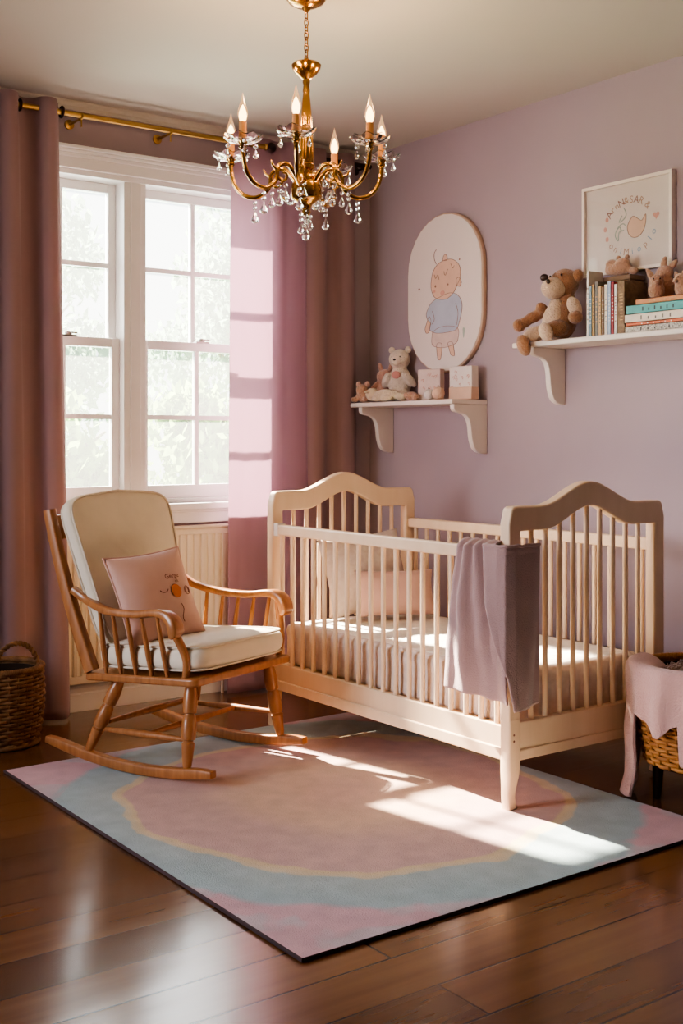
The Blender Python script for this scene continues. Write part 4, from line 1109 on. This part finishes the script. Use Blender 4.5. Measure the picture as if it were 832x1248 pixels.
bk = thing('wicker_basket', (1.655, 4.565, 0), 0, 'small brown wicker basket with braided loop handle on the floor before the left curtain', 'basket')
weave('woven_body', bk, 'wickerdark', .012, .30, .142, .158, 20, 28, .0045)
braid('rim', bk, 'wickerdark', .158, .305, .007); braid('foot_ring', bk, 'wickerdark', .143, .012, .006)
m = MB(); m.lathe([(.13, .008), (.137, .02), (.148, .16), (.150, .29), (.145, .29), (.13, .03), (.001, .03)], 32); m.build('lining', 'basketin', bk)
m = MB()
for ph in (0, pi):
    pts = []
    for k in range(61):
        u = k / 60; a = pi * u; b_ = .10 * cos(a)
        c = Vector((.02 + .085 * cos(a), -.115 + .0 * u, .31 + .10 * sin(a)))
        pts.append(c + Vector((.006 * cos(u * 50 + ph) * cos(a), .006 * sin(u * 50 + ph), .006 * cos(u * 50 + ph) * sin(a))))
    m.sweep(pts, .0055, 7)
h_ = m.build('handle', 'wickerdark', bk); 
BX, BY = 3.29, 2.478
bk2 = thing('wicker_basket', (BX, BY, 0), 0, 'honey wicker basket on short legs beside the crib, filled with blankets', 'basket')
weave('woven_body', bk2, 'wicker', .13, .435, .185, .212, 22, 34, .005)
braid('rim', bk2, 'wicker', .212, .44, .008, turns=56)
m = MB(); m.lathe([(.17, .122), (.178, .135), (.196, .28), (.204, .425), (.199, .425), (.18, .30), (.001, .30)], 36); m.build('lining', 'basketin', bk2)
for k in range(4):
    a = pi / 4 + k * pi / 2; MB().turned((.15 * cos(a), .15 * sin(a), .001), (.145 * cos(a), .145 * sin(a), .13), [(0, .012), (.3, .016), (1, .02)], 12).build('leg', 'rod_dark', bk2)
# things inside
t = thing('fur_blanket', (BX + .01, BY + .03, .30), 0, 'crumpled brown fur blanket stuffed inside the basket beside the crib', 'blanket')
def fur(u, v):
    a = 2 * pi * u; r = .150 * v
    z = .115 + .05 * (1 - v * v) * (.6 + .6 * noise.noise((cos(a) * v * 4, sin(a) * v * 4, 3))) + .022 * noise.noise((cos(a) * v * 14, sin(a) * v * 14, 1)) - .05 * v ** 6
    return Vector((r * cos(a), r * sin(a), z))
m = MB(); m.grid(fur, 64, 24); m.build('fur_cloth', 'brownfur', t, angle=180, weld=True, solid=.004)
t = thing('folded_cloth', (BX + .0, BY - .085, .445), R(30), 'small folded lilac-white cloth tucked in the basket beside the crib', 'cloth')
m = MB(); m.ell((0, 0, .008), (.055, .04, .012), e1=.5, e2=.5); m.ell((.004, .003, .026), (.05, .036, .010), e1=.5, e2=.5); m.build('cloth_folds', 'whiteplush', t)
# pink fleece over the rim
t = thing('fleece_blanket', (BX, BY, 0), 0, 'pink fleece blanket draped over the rim of the basket beside the crib', 'blanket')
hem = [(96, .10), (106, .045), (112, .016), (146, .014), (151, .02), (153.5, .30), (160, .30), (170, .285), (180, .245), (184, .243), (192, .28), (199, .292), (201, .17), (207, .165), (209, .05), (215, .016), (238, .02), (246, .12), (275, .2), (290, .3)]
def fleece(u, v):
    th = lerp(98, 285, u); a = R(th)
    zl = interp(th, hem)
    s1 = .22
    if v < s1:
        q = v / s1; ang = pi * q
        r = .214 - .026 * cos(ang); z = .452 + .019 * sin(ang) - (1 - q) * .03
        r -= .05 * (1 - q) ** 2
        out = 0
    else:
        q = (v - s1) / (1 - s1)
        r = .240; z = lerp(.452, zl, q)
        dr = (.452 - z)
        out = .004 + .024 * (dr / .44) * (.45 + .55 * sin(R(th * 9.0) + .4)) + .012 * noise.noise((th * .06, z * 7, 2)) + .09 * dr * math.exp(-((th - 183) / 6) ** 2) - .03 * dr * math.exp(-((th - 171) / 5) ** 2)
        if zl < .06 and q > .86: out += .02 * (q - .86) / .14 * (1 if th < 180 else .3) * (.3 + .7 * min(1, max(0, (th - 115) / 30)))
        bodyr = lerp(.205, .236, min(1, max(0, (z - .1) / .35)))
        r = max(bodyr, .238 - .02 * dr)
    r += out
    # keep clear of the crib footboard
    x, y_ = r * cos(a), r * sin(a)
    y_ = min(y_, 2.728 - BY)
    return Vector((x, y_, max(z, .008)))
MB().grid(fleece, 240, 60).build('fleece_cloth', 'pinkthrow', t, solid=.010, angle=180)

# ------------------------------------------------------------------ chandelier
cd = thing('chandelier', (2.227, 3.265, CZ), 0, 'six-armed brass chandelier with lit flame bulbs and crystal drops hanging from the ceiling', 'chandelier')
Z = lambda z: z - CZ
MB().lathe([(.004, Z(2.688)), (.070, Z(2.689)), (.074, Z(2.682)), (.066, Z(2.672)), (.058, Z(2.660)), (.035, Z(2.648)), (.016, Z(2.643)), (.010, Z(2.632)), (.001, Z(2.630))][::-1], 28).build('canopy', 'brass', cd)
m = MB(); nl = 8
for k in range(nl):
    zc = lerp(2.615, 2.468, k / (nl - 1)); pts = []
    for q in range(14):
        a = 2 * pi * q / 14; x, zz = .0075 * cos(a), .016 * sin(a)
        pts.append((x, 0, Z(zc) + zz) if k % 2 else (0, x, Z(zc) + zz))
    m.sweep(pts, .0022, 6, closed=True)
m.build('chain', 'brass', cd)
MB().lathe([(.006, Z(2.455)), (.045, Z(2.458)), (.050, Z(2.452)), (.047, Z(2.440)), (.036, Z(2.424)), (.022, Z(2.412)), (.012, Z(2.404)), (.001, Z(2.400))][::-1], 28).build('top_dish', 'brass', cd)
prof = [(.011, 2.405), (.013, 2.395), (.010, 2.385), (.0125, 2.365), (.011, 2.36), (.014, 2.33), (.019, 2.27), (.0235, 2.20), (.026, 2.14), (.024, 2.122), (.028, 2.118), (.028, 2.106), (.021, 2.10), (.021, 2.088)]
MB().lathe([(r, Z(z_)) for r, z_ in prof][::-1], 24).build('column', 'brass', cd)
prof = [(.021, 2.09), (.030, 2.085), (.034, 2.078), (.034, 2.066), (.044, 2.062), (.049, 2.054), (.052, 2.035), (.053, 2.012), (.049, 2.004), (.036, 1.996), (.020, 1.986), (.013, 1.97), (.016, 1.962), (.010, 1.95), (.003, 1.943)]
MB().lathe([(r, Z(z_)) for r, z_ in prof][::-1], 28).build('bowl', 'brass', cd)
# a faceted almond drop with a small bead above it
def drop_mesh(L, w, beads):
    m = MB()
    for b_ in range(beads):
        m.ell((0, 0, -.010 - b_ * .017), (.0075, .0075, .0075), nu=8, nv=6)
    z0 = -.004 - beads * .017
    prof = [(.001, z0), (w * .25, z0 - L * .12), (w * .55, z0 - L * .38), (w * .92, z0 - L * .62), (w, z0 - L * .74), (w * .8, z0 - L * .88), (w * .4, z0 - L * .97), (.001, z0 - L)]
    m.lathe(prof[::-1], 8); return m
dproto = {}
def pendant(loc, L=.045, w=.014, beads=2):
    k = (L, w, beads)
    if k not in dproto: o_ = dproto[k] = drop_mesh(L, w, beads).build('crystal_drop', 'crystal', cd, smooth=False)
    else: o_ = copy_part(dproto[k], cd)
    o_.location = loc; return o_
armproto = None
PH0 = math.atan2(-3.265, -2.227)   # direction towards the viewer
ARM_R = .265
for i in range(6):
    th = PH0 + R((-7, 50, 105, 158, 255, 310)[i])
    rot = Matrix.Rotation(th, 4, 'Z')
    ctrl = [(.036, 2.062), (.052, 2.085), (.078, 2.108), (.108, 2.105), (.124, 2.085), (.126, 2.06), (.142, 2.035), (.178, 2.018), (.218, 2.028), (.248, 2.058), (.262, 2.098), (.265, 2.132)]
    pts = catmull([(r, 0, Z(z_)) for r, z_ in ctrl], 5)
    m = MB(); m.sweep(pts, .0075, 10, up=Vector((0, 1, 0)))
    # inner scroll and little leaf on the arm
    m.sweep(catmull([(.125, 0, Z(2.066)), (.108, 0, Z(2.05)), (.088, 0, Z(2.058)), (.086, 0, Z(2.076)), (.100, 0, Z(2.080))], 5), .005, 8, up=Vector((0, 1, 0)))
    m.sweep(catmull([(.124, 0, Z(2.085)), (.142, 0, Z(2.095)), (.15, 0, Z(2.112))], 4), [.006 - k * .0005 for k in range(9)], 8, up=Vector((0, 1, 0)))
    m.lathe([(.0085, Z(2.128)), (.014, Z(2.136)), (.010, Z(2.142)), (.017, Z(2.152)), (.017, Z(2.156))], 16, Matrix.Translation((ARM_R, 0, 0)))
    for k in range(len(m.v)): m.v[k] = rot @ m.v[k]
    arm = m.build('arm', 'brass', cd, angle=180)
    c = rot @ Vector((ARM_R, 0, 0))
    T = Matrix.Translation(c)
    # scalloped glass drip pan
    m = MB(); nn = 40; vs = []; fs = []
    prof = [(.012, 2.152), (.032, 2.149), (.050, 2.155), (.063, 2.166), (.061, 2.169), (.048, 2.160), (.031, 2.155), (.012, 2.157)]
    for r, z_ in prof:
        for k in range(nn):
            a = 2 * pi * k / nn; w = 1 + (.09 * abs(cos(4 * a)) - .06) * (r / .063) ** 2; dz = .005 * cos(8 * a) * (r / .063) ** 3
            vs.append(c + Vector((r * w * cos(a), r * w * sin(a), Z(z_) + dz)))
    for p_ in range(len(prof)):
        for k in range(nn):
            l = (k + 1) % nn; q_ = (p_ + 1) % len(prof); fs.append((p_ * nn + k, p_ * nn + l, q_ * nn + l, q_ * nn + k))
    m.add(vs, fs).build('drip_pan', 'crystal', arm, angle=25)
    MB().lathe([(.0135, Z(2.156)), (.0125, Z(2.162)), (.012, Z(2.213)), (.0125, Z(2.215)), (.009, Z(2.216))], 16, T).build('candle_sleeve', 'candle', arm)
    MB().lathe([(.006, Z(2.216)), (.009, Z(2.222)), (.0115, Z(2.234)), (.0105, Z(2.246)), (.006, Z(2.260)), (.001, Z(2.270))], 14, T).build('flame_filament', 'bulb', arm)
    MB().lathe([(.009, Z(2.2155)), (.0135, Z(2.226)), (.0165, Z(2.238)), (.0155, Z(2.252)), (.011, Z(2.268)), (.006, Z(2.284)), (.0028, Z(2.298)), (.0006, Z(2.308))], 16, T).build('bulb', 'bulb_glass', arm)
    ld = bpy.data.lights.new('bulb_glow', 'POINT'); ld.energy = 2.6; ld.color = (1, .62, .32); ld.shadow_soft_size = .02
    lo = bpy.data.objects.new('bulb_light', ld); col.objects.link(lo); lo.parent = arm; lo.location = c + Vector((0, 0, Z(2.335)))
    # drops round the pan, under the arm and on the scroll
    for k in range(3):
        a = th + pi / 3 + k * 2 * pi / 3; pendant(c + Vector((.052 * cos(a), .052 * sin(a), Z(2.155))), .028, .009, 1)
    pendant(rot @ Vector((.180, 0, Z(2.010))), .040, .0135, 2)
    pendant(rot @ Vector((.092, .004, Z(2.046))), .040, .013, 1)
    if i in (1, 2, 3, 4): pendant(rot @ Vector((.122, -.006, Z(2.040))), .036, .012, 1)
# bead chains from the arms to the bowl and the central cluster
for i in (1, 2, 3, 4):
    th = PH0 + R(23) + i * pi / 3; m = MB()
    for k in range(8):
        u = k / 7; r = lerp(.10, .042, u); z_ = 2.075 - .085 * sin(pi * u * .62)
        m.ell((r * cos(th), r * sin(th), Z(z_)), .0065, nu=8, nv=6)
    m.build('bead_swag', 'crystal', cd, smooth=False)
for a, r, z_, L, w, b_ in ((0, .0, 1.944, .040, .015, 2), (1, .018, 1.968, .036, .013, 1), (2.6, .018, 1.962, .036, .013, 2), (4.2, .020, 1.972, .036, .013, 1), (5.4, .014, 1.955, .034, .012, 1)):
    pendant((r * cos(a), r * sin(a), Z(z_)), L, w, b_)

# ------------------------------------------------------------------ light
w = bpy.data.worlds.new('sky'); scene.world = w; w.use_nodes = True
nt = w.node_tree; bg = nt.nodes['Background']
tc = nt.nodes.new('ShaderNodeTexCoord'); sp = nt.nodes.new('ShaderNodeSeparateXYZ'); rp = nt.nodes.new('ShaderNodeValToRGB')
nt.links.new(tc.outputs['Generated'], sp.inputs['Vector']); nt.links.new(sp.outputs['Z'], rp.inputs['Fac'])
rp.color_ramp.elements[0].position = .0; rp.color_ramp.elements[0].color = (.96, .97, .95, 1)
rp.color_ramp.elements[1].position = .7; rp.color_ramp.elements[1].color = (.72, .84, 1, 1)
nt.links.new(rp.outputs['Color'], bg.inputs['Color']); bg.inputs['Strength'].default_value = 3.6
sd = bpy.data.lights.new('sun', 'SUN'); sd.energy = 95; sd.angle = R(1.2); sd.color = (1, .87, .72)
so = bpy.data.objects.new('sun', sd); col.objects.link(so); so.location = (1, 9, 7)
el = R(40); az = Vector((.18, -.98, 0)).normalized()
so.rotation_euler = Vector((az.x * cos(el), az.y * cos(el), -sin(el))).to_track_quat('-Z', 'Y').to_euler()
def area(name, loc, target, sx, sy, e, c, spread=170):
    d = bpy.data.lights.new(name, 'AREA'); d.shape = 'RECTANGLE'; d.size = sx; d.size_y = sy; d.energy = e; d.color = c
    o_ = bpy.data.objects.new(name, d); col.objects.link(o_); o_.location = loc
    d.spread = R(spread); o_.rotation_euler = (Vector(target) - Vector(loc)).to_track_quat('-Z', 'Y').to_euler(); return o_
area('left_fill_light', (LX + .02, 3.8, 1.5), (3.76, 2.3, .62), 1.3, 1.3, 24, (.87, .86, .98), 75)  # added fill lamp, brightens the right wall from the unseen left side
area('window_daylight', (2.43, WY + .5, 1.9), (2.43, 2.5, .8), 1.4, 1.5, 75, (.94, .96, 1.0))

# ------------------------------------------------------------------ camera
cam = bpy.data.cameras.new('camera'); co_ = bpy.data.objects.new('camera', cam); col.objects.link(co_)
co_.location = (0, 0, 1.2); co_.rotation_euler = (pi / 2, 0, -R(36))
cam.sensor_fit = 'VERTICAL'; cam.sensor_height = 36; cam.lens = 1440 / 1248 * 36
cam.shift_y = -(624 - 536) / 1248; cam.clip_start = .05
scene.camera = co_
scene.view_settings.view_transform = 'AgX'
scene.view_settings.look = 'AgX - Medium High Contrast'
scene.view_settings.exposure = -0.05
try:
    scene.cycles.use_denoising = True; scene.cycles.max_bounces = 10; scene.cycles.transparent_max_bounces = 16
    scene.cycles.sample_clamp_indirect = 6; scene.cycles.caustics_refractive = False; scene.cycles.caustics_reflective = False
except Exception: pass
